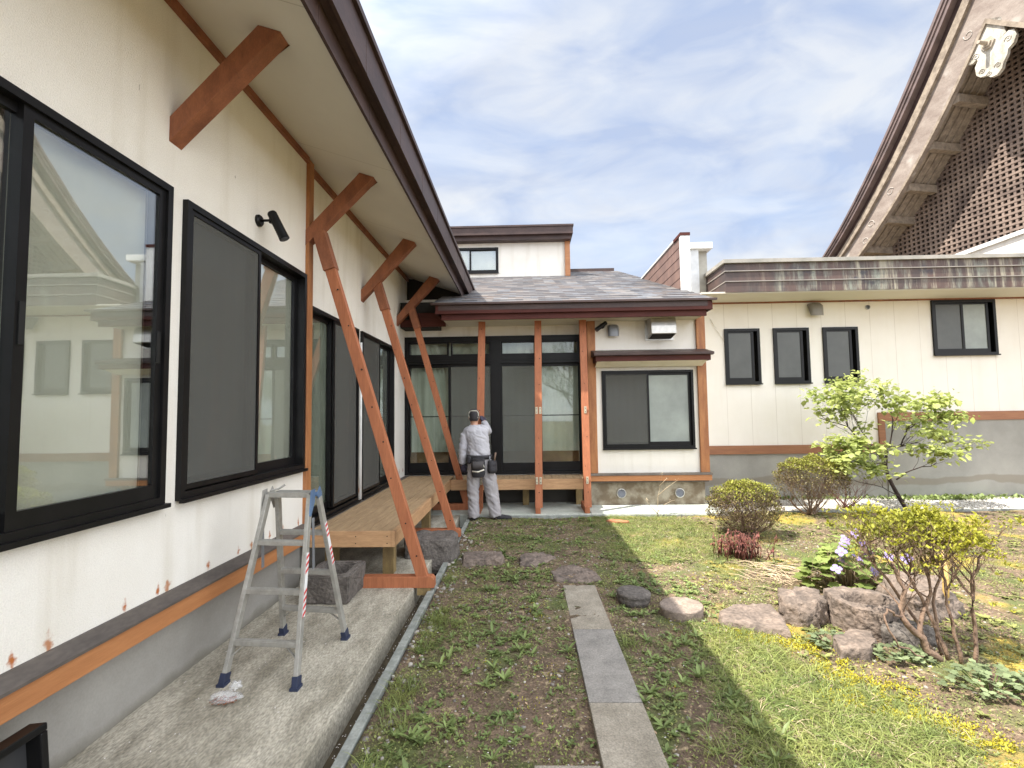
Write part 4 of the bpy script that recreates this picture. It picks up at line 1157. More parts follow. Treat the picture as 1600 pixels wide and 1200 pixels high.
# ------------------------------------------------------------------ crate, bag
cr_ = thing('black_crate', 'black plastic crate leaning upright against the foundation in the near left corner', 'crate', (-1.98, 1.75, .05))
Ux, Vx = Vector((0, 1, 0)), Vector((-.10, .0, 1)).normalized()
Wn = Ux.cross(Vx)
O_ = Vector((-1.955, 1.42, .052))
b = MB(); S = lambda a, c, e, g, d0, d1: b.prism([(a, e), (c, e), (c, g), (a, g)], d1 - d0, O_ + Wn * d0, Ux, Vx, Wn)
S(0, .56, 0, .03, 0, .075); S(0, .56, .36, .39, 0, .075); S(0, .03, .03, .36, 0, .075); S(.53, .56, .03, .36, 0, .075); b.build('rim', M['black'], cr_, bevel=.006)
b = MB(); S(.03, .53, .03, .36, .004, .012); b.build('base', mat('crate_plastic', (.035, .035, .037), rough=.5), cr_)
b = MB(); S(.03, .53, .185, .20, .013, .03)
for q in (.19, .36): S(q, q + .015, .03, .36, .012, .028)
b.build('rib', M['black'], cr_)
bagm = bpy.data.materials.new('clear_plastic'); bagm.use_nodes = True
N_, L_ = bagm.node_tree.nodes, bagm.node_tree.links
pb = N_['Principled BSDF']; pb.inputs['Base Color'].default_value = (.85, .85, .85, 1); pb.inputs['Roughness'].default_value = .18
tr_ = N_.new('ShaderNodeBsdfTransparent'); ms_ = N_.new('ShaderNodeMixShader'); ms_.inputs[0].default_value = .25
L_.new(tr_.outputs[0], ms_.inputs[1]); L_.new(pb.outputs[0], ms_.inputs[2]); L_.new(ms_.outputs[0], N_['Material Output'].inputs['Surface'])
bg_ = thing('plastic_bag', 'clear plastic bag of screws lying on the concrete path below the stepladder', 'bag', (-1.70, 2.80, .05))
def blob(name, c, size, seed, m, parent=None, sub=4, amp=.25, freq=2.0, flat=None, tilt=0, rz=0, crumple=0, cut=None, fn=None):
    bm = bmesh.new(); bmesh.ops.create_icosphere(bm, subdivisions=sub, radius=1)
    off = Vector((seed * 3.1, seed * 1.7, seed * .9))
    rs = random.Random(seed)
    planes = [(Vector((rs.uniform(-1, 1), rs.uniform(-1, 1), rs.uniform(-.3, 1))).normalized(), rs.uniform(.62, .85)) for _ in range(cut or 0)]
    for v in bm.verts:
        p = v.co.copy()
        for pn, pd in planes:
            k = p.dot(pn) - pd
            if k > 0: p -= pn * k * .92
        d = mn.fractal(p * freq + off, 1.0, 2.0, 4) * amp
        if crumple: d += (mn.cell(p * 5 + off) - .5) * crumple
        p = p * (1 + d)
        if flat is not None and p.z > flat: p.z = flat + (p.z - flat) * .12
        q = Vector((p.x * size[0], p.y * size[1], p.z * size[2]))
        if fn: q = fn(q)
        q = Matrix.Rotation(tilt, 3, 'Y') @ q
        v.co = Matrix.Rotation(rz, 3, 'Z') @ q
    me = bpy.data.meshes.new(name)
    off2 = wpos(parent) if parent else Vector((0, 0, 0))
    if parent:
        for v in bm.verts: v.co = v.co + Vector(c) - off2
    bm.to_mesh(me); bm.free()
    me.materials.append(m)
    me.polygons.foreach_set('use_smooth', [True] * len(me.polygons))
    o = bpy.data.objects.new(name, me); COL.objects.link(o)
    if parent: o.parent = parent
    else: o.location = c
    return o
blob('wrapper', (-1.70, 2.80, .085), (.085, .055, .024), 5, bagm, bg_, 3, .30, 2.2, crumple=.25)
blob('wrapper_top', (-1.675, 2.85, .12), (.035, .03, .026), 8, bagm, bg_, 3, .4, 2.5, crumple=.3)
b = MB()
for i in range(34):
    p = Vector((-1.705 + random.uniform(-.055, .055), 2.795 + random.uniform(-.03, .03), .062 + random.uniform(0, .02)))
    d = Vector((random.uniform(-1, 1), random.uniform(-1, 1), random.uniform(-.1, .1))).normalized() * .018
    b.tube([p - d, p + d], .0028, 5)
b.build('screws', M['wood'], bg_)

# ------------------------------------------------------------------ stone trough and step stone
tg = MB()
def slabbox(b, x0, x1, y0, y1, z0, z1): b.box(x0, x1, y0, y1, z0, z1)
bm = bmesh.new()
tx0, tx1, ty0, ty1, th_, wl_ = -1.905, -1.505, 4.19, 4.64, .245, .062
def ringv(x0, x1, y0, y1, z): return [(x0, y0, z), (x1, y0, z), (x1, y1, z), (x0, y1, z)]
vs = ringv(tx0 + .02, tx1 - .02, ty0 + .02, ty1 - .02, .05) + ringv(tx0, tx1, ty0, ty1, .05 + th_) + ringv(tx0 + wl_, tx1 - wl_, ty0 + wl_, ty1 - wl_, .05 + th_) + ringv(tx0 + wl_ + .015, tx1 - wl_ - .015, ty0 + wl_ + .015, ty1 - wl_ - .015, .13)
fs = [(3, 2, 1, 0), (12, 13, 14, 15)]
for r0 in (0, 4, 8): fs += [(r0 + i, r0 + (i + 1) % 4, r0 + 4 + (i + 1) % 4, r0 + 4 + i) for i in range(4)]
tg.add(vs, fs)
tro = tg.build('stone_trough', M['rockd'])
bm = bmesh.new(); bm.from_mesh(tro.data)
bmesh.ops.bevel(bm, geom=bm.edges[:], offset=.012, segments=2, affect='EDGES')
bmesh.ops.triangulate(bm, faces=bm.faces[:])
for _ in range(4):
    bmesh.ops.subdivide_edges(bm, edges=[e for e in bm.edges if e.calc_length() > .035], cuts=1)
for v in bm.verts:
    k = mn.fractal(v.co * 9, 1, 2, 4) * .011 + mn.noise(v.co * 40) * .004
    v.co += v.normal * k
bm.to_mesh(tro.data); bm.free()
tag(tro, 'square hollowed stone trough behind the stepladder', 'stone trough')
def stone(name, label, cat, c, size, seed, m='rock', **k):
    o = blob(name, c, size, seed, M[m], **k); return tag(o, label, cat)
def polyrock(name, label, cat, poly, zt, zb, seed, m='rock', spread=.03, slope=(0, 0), bev=.018, amp=.014, hollow=None, seg=.035, group=None):
    """quarried or split stone: outline poly at the top, straight broken sides, worn arrises"""
    n = len(poly); cx = sum(p[0] for p in poly) / n; cy = sum(p[1] for p in poly) / n
    rs = random.Random(seed); top, bot = [], []
    for x, y in poly:
        k = 1 + (spread + rs.uniform(-.01, .04)) / max(.05, math.hypot(x - cx, y - cy))
        top.append((x - cx, y - cy, zt + slope[0] * (x - cx) + slope[1] * (y - cy) + rs.uniform(-.006, .006)))
        bot.append(((x - cx) * k, (y - cy) * k, zb))
    me = bpy.data.meshes.new(name); bm = bmesh.new()
    vt = [bm.verts.new(v) for v in top]; vb = [bm.verts.new(v) for v in bot]
    bm.faces.new(vt); bm.faces.new(vb[::-1])
    for i in range(n): bm.faces.new((vt[i], vb[i], vb[(i + 1) % n], vt[(i + 1) % n]))
    bmesh.ops.recalc_face_normals(bm, faces=bm.faces)
    bmesh.ops.bevel(bm, geom=bm.edges[:], offset=bev, segments=2, affect='EDGES', profile=.6)
    bmesh.ops.triangulate(bm, faces=bm.faces[:])
    for _ in range(6):
        le = [e for e in bm.edges if e.calc_length() > seg]
        if not le: break
        bmesh.ops.subdivide_edges(bm, edges=le, cuts=1)
        bmesh.ops.triangulate(bm, faces=[f for f in bm.faces if len(f.verts) > 3])
    bm.normal_update(); off = Vector((seed * 1.7, seed * .6, 0))
    for v in bm.verts:
        q = v.co + off
        v.co += v.normal * (mn.fractal(q * 7, 1, 2, 4) * amp + mn.fractal(q * 28, 1, 2, 3) * amp * .35)
        if hollow and v.co.z > zt - .06:
            r_ = ((v.co.x + cx - hollow[0]) / hollow[2]) ** 2 + ((v.co.y + cy - hollow[1]) / hollow[3]) ** 2
            if r_ < 1: v.co.z -= hollow[4] * min(1, 2.2 * (1 - r_))
    bm.to_mesh(me); bm.free(); me.materials.append(M[m])
    me.polygons.foreach_set('use_smooth', [True] * len(me.polygons))
    o = bpy.data.objects.new(name, me); COL.objects.link(o); o.location = (cx, cy, 0)
    return tag(o, label, cat, group)
polyrock('step_stone', 'tall dark stone block beside the deck between two braces', 'stone', [(-1.36, 5.50), (-.82, 5.49), (-.80, 5.80), (-.84, 5.98), (-1.33, 6.0), (-1.38, 5.8)], .255, -.12, 3, 'rockd', .01, bev=.05, amp=.016)
ss = 'stepping stones set in the soil'
polyrock('stepping_stone', 'flat rectangular stepping stone beside the dark stone block', 'stepping stone', [(-.73, 5.72), (-.29, 5.78), (-.25, 5.50), (-.27, 5.42), (-.69, 5.38)], .065, -.05, 12, 'rock', .015, group=ss)
polyrock('stepping_stone', 'pointed stepping stone, middle of the three flat ones', 'stepping stone', [(-.07, 5.70), (.0, 5.80), (.18, 5.82), (.33, 5.66), (.10, 5.33), (-.08, 5.32)], .032, -.05, 23, 'rock', .01, group=ss)
polyrock('stepping_stone', 'low broken stepping stone just beyond the paving slabs', 'stepping stone', [(.24, 5.14), (.36, 5.28), (.52, 5.31), (.68, 5.14), (.72, 4.86), (.54, 4.80), (.27, 4.84)], .038, -.05, 31, 'rock', .01, amp=.02, group=ss)

# paving slabs
ys = [(1.0, 1.93), (1.938, 2.86), (2.868, 3.797), (3.805, 4.737)]
pl = ['paving slab nearest the camera, cut by the frame', 'third paving slab from the far end of the row', 'second paving slab from the far end, bluish grey', 'far end paving slab of the straight row, cracked']
for (a, c), l in zip(ys[1:], pl[1:]):
    b = MB(); b.box(.337, .637, a, c, -.04, .022)
    o = b.build('paving_slab', M['paverb' if 'bluish' in l else 'paver'], None, bevel=.004); tag(o, l, 'paving slab', 'paving slabs in a row through the garden')
b = MB(); b.box(.34, .64, 1.0, 1.93, -.04, .02); tag(b.build('paving_slab', M['paver'], None, bevel=.004), pl[0], 'paving slab', 'paving slabs in a row through the garden')
b = MB(); b.box(.02, .325, 1.5, 2.375, -.04, .018); tag(b.build('paving_slab', M['paver'], None, bevel=.004), 'paving slab lying left of the straight row at the bottom edge', 'paving slab', 'paving slabs in a row through the garden')

# round stones
def lathe(prof, c, tilt=0, n=40, wob=.01, rz=0):
    b = MB(); vs, fs = [], []
    Rm = Matrix.Rotation(rz, 3, 'Z') @ Matrix.Rotation(tilt, 3, 'Y')
    for r_, z in prof:
        for k in range(n):
            a = 2 * math.pi * k / n
            p = Vector((r_ * math.cos(a), r_ * math.sin(a), z)); p *= 1 + wob * mn.noise(p * 14 + Vector(c))
            vs.append(Vector(c) + Rm @ p)
    for i in range(len(prof) - 1):
        for k in range(n): fs.append((i * n + k, i * n + (k + 1) % n, (i + 1) * n + (k + 1) % n, (i + 1) * n + k))
    fs += [tuple(range(n))[::-1], tuple(range((len(prof) - 1) * n, len(prof) * n))]
    b.add(vs, fs); return b
b = lathe([(.115, -.03), (.135, .02), (.142, .045), (.135, .058), (.145, .068), (.148, .085), (.138, .098), (.128, .104), (.06, .108), (.01, .109)], (.915, 4.37, 0), .05, wob=.05)
tag(b.build('round_stone', M['rockd'], None, True), 'dark grooved round stone right of the far paving slab', 'round stone')
b = lathe([(.160, -.05), (.166, .03), (.170, .072), (.169, .079), (.164, .084), (.158, .0855), (.10, .090), (.032, .093), (.028, .091), (.024, .080), (.005, .078)], (1.245, 4.10, 0), -.04, wob=.04)
M['mill'] = mat('millstone', (.30, .235, .19), (.19, .15, .12), rough=.92, scale=12, bump=.5, bscale=60, fine=.2)
tag(b.build('round_stone', M['mill'], None, True), 'brown flat millstone with a small centre hole', 'round stone')
# rock group
polyrock('garden_rock', 'flat angular rock slab nearest the millstone', 'rock', [(1.53, 4.04), (1.70, 4.17), (2.00, 4.17), (1.96, 3.94), (1.88, 3.66), (1.64, 3.78), (1.46, 3.84)], .065, -.06, 41, 'rock', .01)
polyrock('garden_rock', 'upright blocky rock left of the stone basin', 'rock', [(2.00, 4.00), (2.10, 4.26), (2.30, 4.30), (2.38, 4.18), (2.34, 4.00), (2.22, 3.92), (2.08, 3.93)], .165, -.05, 57, 'rock', .02, amp=.03, bev=.035)
polyrock('stone_basin', 'rock basin with an oval hollow among the garden rocks', 'stone basin', [(2.40, 4.14), (2.68, 4.19), (2.80, 4.08), (2.86, 3.92), (2.80, 3.80), (2.55, 3.66), (2.40, 3.74), (2.36, 3.95)], .19, -.08, 63, 'rock', -.02, slope=(-.03, .03), amp=.014, hollow=(2.60, 3.93, .175, .125, .13), seg=.016)
polyrock('garden_rock', 'pale low rock in front of the stone basin', 'rock', [(2.11, 3.55), (2.30, 3.66), (2.46, 3.68), (2.38, 3.50), (2.24, 3.38), (2.06, 3.38)], .075, -.06, 72, 'rock', .01, amp=.018)
polyrock('garden_rock', 'large rock right of the basin, behind the bare stems', 'rock', [(2.90, 4.06), (3.00, 4.36), (3.20, 4.42), (3.42, 4.30), (3.38, 4.04), (3.10, 3.92)], .215, -.06, 85, 'rock', .03, slope=(.05, .12), amp=.04, bev=.05)
polyrock('garden_rock', 'dark low rock under the bare stems beside the basin', 'rock', [(2.56, 3.72), (2.72, 3.82), (2.88, 3.74), (2.84, 3.58), (2.66, 3.54), (2.52, 3.60)], .11, -.06, 96, 'rockd', .02, amp=.04, bev=.03)

# ------------------------------------------------------------------ planting
def leafmat(name, col, col2, trans=.35, island=.3, rough=.5, scale=3):
    return mat(name, col, col2, rough=rough, scale=scale, lo=.35, hi=.65, island=island, trans=trans, spec=.35)
M['grass'] = leafmat('fine_grass_blade', (.30, .32, .10), (.16, .21, .06), .35, .45)
M['weed'] = leafmat('weed_leaf', (.24, .30, .10), (.15, .20, .065), .3, .35)
M['cover'] = leafmat('tiny_leaf', (.28, .29, .09), (.15, .17, .06), .25, .45)
M['mossl'] = leafmat('yellow_moss', (.42, .36, .02), (.30, .27, .025), .2, .35)
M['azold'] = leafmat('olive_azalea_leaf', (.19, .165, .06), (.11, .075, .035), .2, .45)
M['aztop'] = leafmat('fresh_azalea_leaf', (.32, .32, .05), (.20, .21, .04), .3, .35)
M['yellow'] = leafmat('yellow_green_leaf', (.42, .40, .045), (.24, .25, .035), .4, .4)
M['dog'] = leafmat('broad_pale_leaf', (.48, .52, .18), (.30, .36, .11), .45, .3)
M['blue'] = leafmat('blue_green_leaf', (.25, .30, .16), (.16, .20, .10), .3, .3)
M['lobed'] = leafmat('lobed_leaf', (.36, .42, .12), (.20, .27, .08), .4, .3)
M['petal'] = leafmat('lilac_petal', (.46, .38, .66), (.34, .25, .58), .35, .15)
M['stamen'] = mat('stamen_yellow', (.7, .6, .2))
M['twig'] = mat('brown_twig', (.21, .135, .085), (.12, .075, .05), rough=.85, scale=20, island=.25)
M['bark'] = mat('shrub_bark', (.26, .17, .115), (.14, .09, .065), rough=.9, scale=14, bump=.4, bscale=60)
M['barkd'] = mat('dark_tree_bark', (.055, .035, .028), (.03, .02, .018), rough=.9, scale=16, bump=.4, bscale=60)
M['redstem'] = mat('red_stem', (.17, .050, .035), (.10, .033, .025), rough=.7, island=.3, scale=9)
M['straw'] = mat('dry_straw', (.48, .38, .25), (.34, .26, .17), rough=.9, island=.3, scale=9)
M['pebble'] = mat('pebble', (.36, .33, .29), (.20, .175, .15), rough=.9, scale=8, island=.5)
M['pebblew'] = mat('pale_gravel', (.62, .59, .54), (.44, .41, .37), rough=.9, scale=8, island=.3)
M['fallen'] = mat('fallen_petal', (.80, .76, .74), (.70, .64, .60), rough=.8)
M['debris'] = mat('dry_debris', (.38, .27, .17), (.20, .13, .08), rough=.95, island=.5, scale=9)

def ell(c, s):  # membership helper for exclusion
    return lambda x, y: ((x - c[0]) / s[0]) ** 2 + ((y - c[1]) / s[1]) ** 2 < 1
EXC = [lambda x, y: (x > .325) & (x < .648) & (y < 4.75), lambda x, y: (x > .01) & (x < .335) & (y < 2.41),
       ell((-.50, 5.63), (.27, .2)), ell((.12, 5.62), (.23, .18)), ell((.48, 5.05), (.23, .25)), ell((.915, 4.37), (.15, .15)), ell((1.245, 4.1), (.17, .17)),
       ell((1.8, 4.03), (.28, .2)), ell((2.19, 4.1), (.17, .17)), ell((2.60, 3.93), (.24, .26)), ell((2.32, 3.66), (.18, .12)), ell((3.12, 4.18), (.3, .22)),
       lambda x, y: x < -.855, lambda x, y: (y > 7.82) & (x < 3.17), lambda x, y: y > 8.07]
def allowed(x, y):
    k = np.ones(len(x), bool)
    for e in EXC: k &= ~e(x, y)
    return k
def vn(x, y, f, o=0):  # cheap smooth noise in 0..1
    return .5 + .25 * (np.sin(f * (1.0 * x + .6 * y) + o) * np.cos(f * (.8 * y - .5 * x) + 1.7 * o) + np.sin(f * 2.3 * (.7 * x - y) + 2.1 * o + .5) * np.cos(f * 1.9 * (x + .3 * y) - o))
def pts(n, x0, x1, y0, y1, dens=None):
    x = rng.uniform(x0, x1, n); y = rng.uniform(y0, y1, n)
    k = allowed(x, y)
    if dens is not None: k &= rng.random(n) < dens(x, y)
    x, y = x[k], y[k]
    return np.stack([x, y, gh(x, y)], -1)
def stuff(o): o['kind'] = 'stuff'; return o
U = lambda n, a, b: rng.uniform(min(a, b), max(a, b), n)

# creeping fine grass: dense mats
def mat_a(x, y):   # right foreground
    l = 1.02 - .16 * (3.0 - y) ; r = 2.30 - .30 * (y - 2.2) + .10 * np.sin(5 * y)
    e = np.clip((x - l) / .18, 0, 1) * np.clip((r - x) / .2, 0, 1) * np.clip((3.95 - y + .08 * np.sin(7 * x)) / .15, 0, 1)
    return e * (.62 + .38 * vn(x, y, 5, 1))
def mat_b(x, y):
    return np.clip((x - (.95 + .12 * np.sin(4 * y))) / .25, 0, 1) * np.clip((2.55 + .12 * np.sin(3 * y) - x) / .3, 0, 1) * np.clip((y - 5.35) / .4, 0, 1) * (.45 + .55 * vn(x, y, 4, 3))
P = np.concatenate([pts(62000, .8, 2.6, 1.7, 4.05, mat_a), pts(40000, .8, 2.9, 5.2, 7.85, mat_b)])
parts = np.array_split(rng.permutation(len(P)), 3)
gm = None
for k, (w, bd) in enumerate(((.020, .75), (.017, 1.05), (.022, .45))):
    Q = P[parts[k]]; n = len(Q)
    # lie of the grass varies in swirls
    yaw = U(n, 0, 6.283)
    o = scatter('creeping_grass', M['grass'], *blade_t(w, bd), Q, yaw, U(n, -.3, -1.25), U(n, -.5, .5), U(n, .05, .115))
    stuff(o)
# short general grass, thin everywhere on the right lawn, plus tufts by the kerb
def lawn(x, y): return np.clip((x - .7) / .8, .06, 1) * (vn(x, y, 2.2, 5) ** 2) * 1.2
Q = pts(42000, -.8, 9.5, 1.7, 8.06, lawn); n = len(Q)
stuff(scatter('lawn_grass', M['grass'], *blade_t(.03, .6), Q, U(n, 0, 6.3), U(n, -.1, -.8), 0, U(n, .025, .065)))
cen = [(x, y) for x, y in zip(U(18, -.80, -.68), U(18, 1.7, 4.3))] + [(-.78, 5.0), (-.70, 4.2), (-.55, 3.95), (.72, 3.6), (.9, 2.5)]
Q = np.concatenate([np.stack([rng.normal(cx, .035, 70), rng.normal(cy, .045, 70), np.zeros(70)], -1) for cx, cy in cen]); Q[:, 2] = gh(Q[:, 0], Q[:, 1]); Q = Q[allowed(Q[:, 0], Q[:, 1])]; n = len(Q)
stuff(scatter('kerb_grass', M['grass'], *blade_t(.022, .7), Q, U(n, 0, 6.3), U(n, -.1, -.85), 0, U(n, .05, .125)))

# weed rosettes
def rosettes(n, x0, x1, y0, y1, dens, s0, s1, w, name, m, lift=(.15, .75), nl=(5, 10)):
    C = pts(n, x0, x1, y0, y1, dens)
    P_, yw, tl, sc = [], [], [], []
    for c in C:
        k = rng.integers(*nl); s = rng.uniform(s0, s1); a0 = rng.uniform(0, 6.3)
        for i in range(k):
            P_.append(c + [rng.normal(0, .003), rng.normal(0, .003), .004]); yw.append(a0 + i * 6.283 / k + rng.normal(0, .25)); tl.append(rng.uniform(*lift)); sc.append(s * rng.uniform(.6, 1.15))
    if not P_: return
    return stuff(scatter(name, m, *leaf_t(w), np.array(P_), np.array(yw), np.array(tl), 0, np.array(sc), smooth=True))
clump = lambda x, y: np.clip(vn(x, y, 3.0, 2) * 1.3 + vn(x, y, 9.0, 5) * 1.1 - .95, .06, 1)
rosettes(9500, -.84, 1.6, 1.6, 7.8, clump, .014, .045, .2, 'weed_rosettes', M['weed'])
rosettes(560, -.6, 1.3, 1.6, 7.6, clump, .045, .10, .12, 'dandelion_weeds', M['weed'], (.3, 1.0), (5, 11))
rosettes(6500, 1.2, 7.5, 2.0, 8.0, lambda x, y: np.clip(vn(x, y, 2.6, 6) * 2 - .7, .05, 1), .02, .055, .22, 'lawn_weeds', M['cover'])
# tiny leaved ground cover
def cov(x, y): return np.clip(vn(x, y, 3.4, 8) * 1.5 + vn(x, y, 13, 2) * 1.0 - .75, .12, 1) * np.clip(1.15 - .1 * x, .3, 1)
Q = pts(300000, -.84, 6.5, 1.6, 8.0, cov); n = len(Q); Q[:, 2] += U(n, 0, .012)
stuff(scatter('ground_cover', M['cover'], *SMALL, Q, U(n, 0, 6.3), U(n, -.2, .9), U(n, -.5, .5), U(n, .007, .021)))
# yellow moss cushions
def mossd(x, y):
    a = np.exp(-((x - (2.45 - .36 * (y - 2.2) + .12 * np.sin(6 * y))) / .17) ** 2) * (y > 1.6) * (y < 3.9)
    c = sum(np.exp(-((x - a_) / r_) ** 2 - ((y - b_) / r_) ** 2) for a_, b_, r_ in ((.05, 4.2, .13), (-.02, 2.85, .10), (.15, 3.2, .11), (-.25, 3.3, .07), (.1, 4.0, .08))) + np.exp(-((x - 1.75) / .33) ** 2 - ((y - 4.85) / .22) ** 2) + np.exp(-((x - 1.1) / .1) ** 2 - ((y - 3.9) / .1) ** 2)
    d_ = np.clip(vn(x, y, 2.3, 11) * 3 - 1.95, 0, 1) * np.clip((x - 1.6) / 1, .12, 1)
    return np.clip(a + c + d_ * .7, 0, 1) * (.4 + .6 * vn(x, y, 12, 4))
Q = pts(130000, -.5, 8.5, 1.6, 8.0, mossd); n = len(Q); Q[:, 2] += U(n, 0, .014)
stuff(scatter('yellow_moss', M['mossl'], *SMALL, Q, U(n, 0, 6.3), U(n, .1, 1.4), U(n, -.6, .6), U(n, .006, .016)))
def mossband(x, y):
    c = 2.30 - .45 * (y - 2.4) + .10 * np.sin(6 * y) + .05 * np.sin(17 * y)
    return np.clip(np.exp(-((x - c) / (.18 + .07 * np.sin(9 * y))) ** 2) * 1.3 - .15, 0, 1) * (vn(x, y, 11, 4) > .38)
Q = pts(90000, 1.3, 3.1, 1.7, 3.9, mossband); n = len(Q); Q[:, 2] += U(n, 0, .016)
stuff(scatter('yellow_moss', M['mossl'], *SMALL, Q, U(n, 0, 6.3), U(n, .1, 1.4), U(n, -.6, .6), U(n, .007, .018)))
Q = P[rng.random(len(P)) < .16]; n = len(Q)
stuff(scatter('dead_grass', M['straw'], *blade_t(.018, .8), Q, U(n, 0, 6.283), U(n, -.5, -1.35), U(n, -.4, .4), U(n, .05, .11)))
# debris, pebbles, petals
Q = pts(9000, -.84, 7, 1.6, 8.0); n = len(Q); Q[:, 2] += .006
stuff(scatter('leaf_litter', M['debris'], *SMALL, Q, U(n, 0, 6.3), U(n, -.3, .3), U(n, -.4, .4), np.stack([U(n, .008, .03), U(n, .008, .03), U(n, .01, .03)], -1)))
ICO = bmesh.new(); bmesh.ops.create_icosphere(ICO, subdivisions=1, radius=1)
icv = [tuple(v.co) for v in ICO.verts]; icf = [tuple(v.index for v in f.verts) for f in ICO.faces]; ICO.free()
def sizes(n, a, b, p=2.2): s = a + (b - a) * rng.random(n) ** p; return np.stack([s * U(n, .8, 1.3), s * U(n, .7, 1.1), s * U(n, .45, .8)], -1)
Q = pts(6500, -.84, 4, 1.6, 7.84, lambda x, y: np.clip(.25 + vn(x, y, 2.8, 13) - .3 + .8 * (x < -.6), 0, 1)); n = len(Q)
stuff(scatter('soil_pebbles', M['pebble'], icv, icf, Q, U(n, 0, 6.3), U(n, -.3, .3), 0, sizes(n, .003, .018, 3), smooth=True))
x = U(200, -.865, -.70); y = U(200, 1.7, 7.6); Q = np.stack([x, y, gh(x, y) + .004], -1)
stuff(scatter('kerb_stones', M['pebble'], icv, icf, Q, U(200, 0, 6.3), U(200, -.3, .3), 0, sizes(200, .008, .03), smooth=True))
n = 15000; x = U(n, 3.22, 13.5); y = U(n, 8.13, 9.33); Q = np.stack([x, y, np.full(n, -.004)], -1)
stuff(scatter('gravel', M['pebblew'], icv, icf, Q, U(n, 0, 6.3), U(n, -.3, .3), 0, sizes(n, .007, .018, 1), smooth=True))
Q = pts(700, -.84, 2, 1.6, 7.8); Q[:, 2] += .010
x = U(420, -1.04, -.93); y = U(420, 1.5, 7.7); W_ = np.stack([x, y, np.full(420, -.126)], -1)
x = U(60, -2.1, -1.07); y = U(60, 1.7, 4.4); V_ = np.stack([x, y, np.full(60, .052)], -1)
Q = np.concatenate([Q, W_, V_]); n = len(Q)
stuff(scatter('fallen_petals', M['fallen'], *SMALL, Q, U(n, 0, 6.3), U(n, -.2, .2), U(n, -.2, .2), np.stack([U(n, .008, .014), U(n, .008, .016), U(n, .01, .02)], -1)))
Q = np.concatenate([np.stack([U(900, 3.2, 13), U(900, 9.16, 9.32), np.zeros(900)], -1), np.stack([rng.normal(7.6, .5, 500), U(500, 9.0, 9.3), np.zeros(500)], -1)]); n = len(Q)
stuff(scatter('wall_foot_weeds', M['weed'], *leaf_t(.25), Q, U(n, 0, 6.3), U(n, .2, 1.3), 0, U(n, .03, .10), smooth=True))

# --- woody plants
def branch(b, p, d, L, r, lvl, tips, spread=.6, up=.15, kids=(2, 4), shrink=.66, wig=.12, seg=4, rs=random, nside=6, bound=None):
    p, d = Vector(p), Vector(d).normalized()
    P_, Rr = [p.copy()], [r]
    for i in range(seg):
        d = (d + Vector((rs.gauss(0, wig), rs.gauss(0, wig), rs.gauss(0, wig) + up * .25))).normalized()
        p = p + d * (L / seg)
        if bound and not bound(p): break
        P_.append(p.copy()); Rr.append(max(r * (1 - .5 * (i + 1) / seg), .0008))
    if len(P_) < 2: tips.append((p, d)); return
    b.tube(P_, Rr, nside if lvl > 1 else 4, cap=False)
    if lvl <= 0 or len(P_) < 3: tips.append((p, d)); return
    for k in range(rs.randint(*kids)):
        i = rs.randint(len(P_) // 2, len(P_) - 1)
        a = rs.uniform(0, 6.283); t = Vector((math.cos(a), math.sin(a), rs.uniform(-.2, .8)))
        branch(b, P_[i], (d + t * spread).normalized(), L * shrink * rs.uniform(.75, 1.2), Rr[i] * .62, lvl - 1, tips, spread, up, kids, shrink, wig, seg, rs, nside, bound)

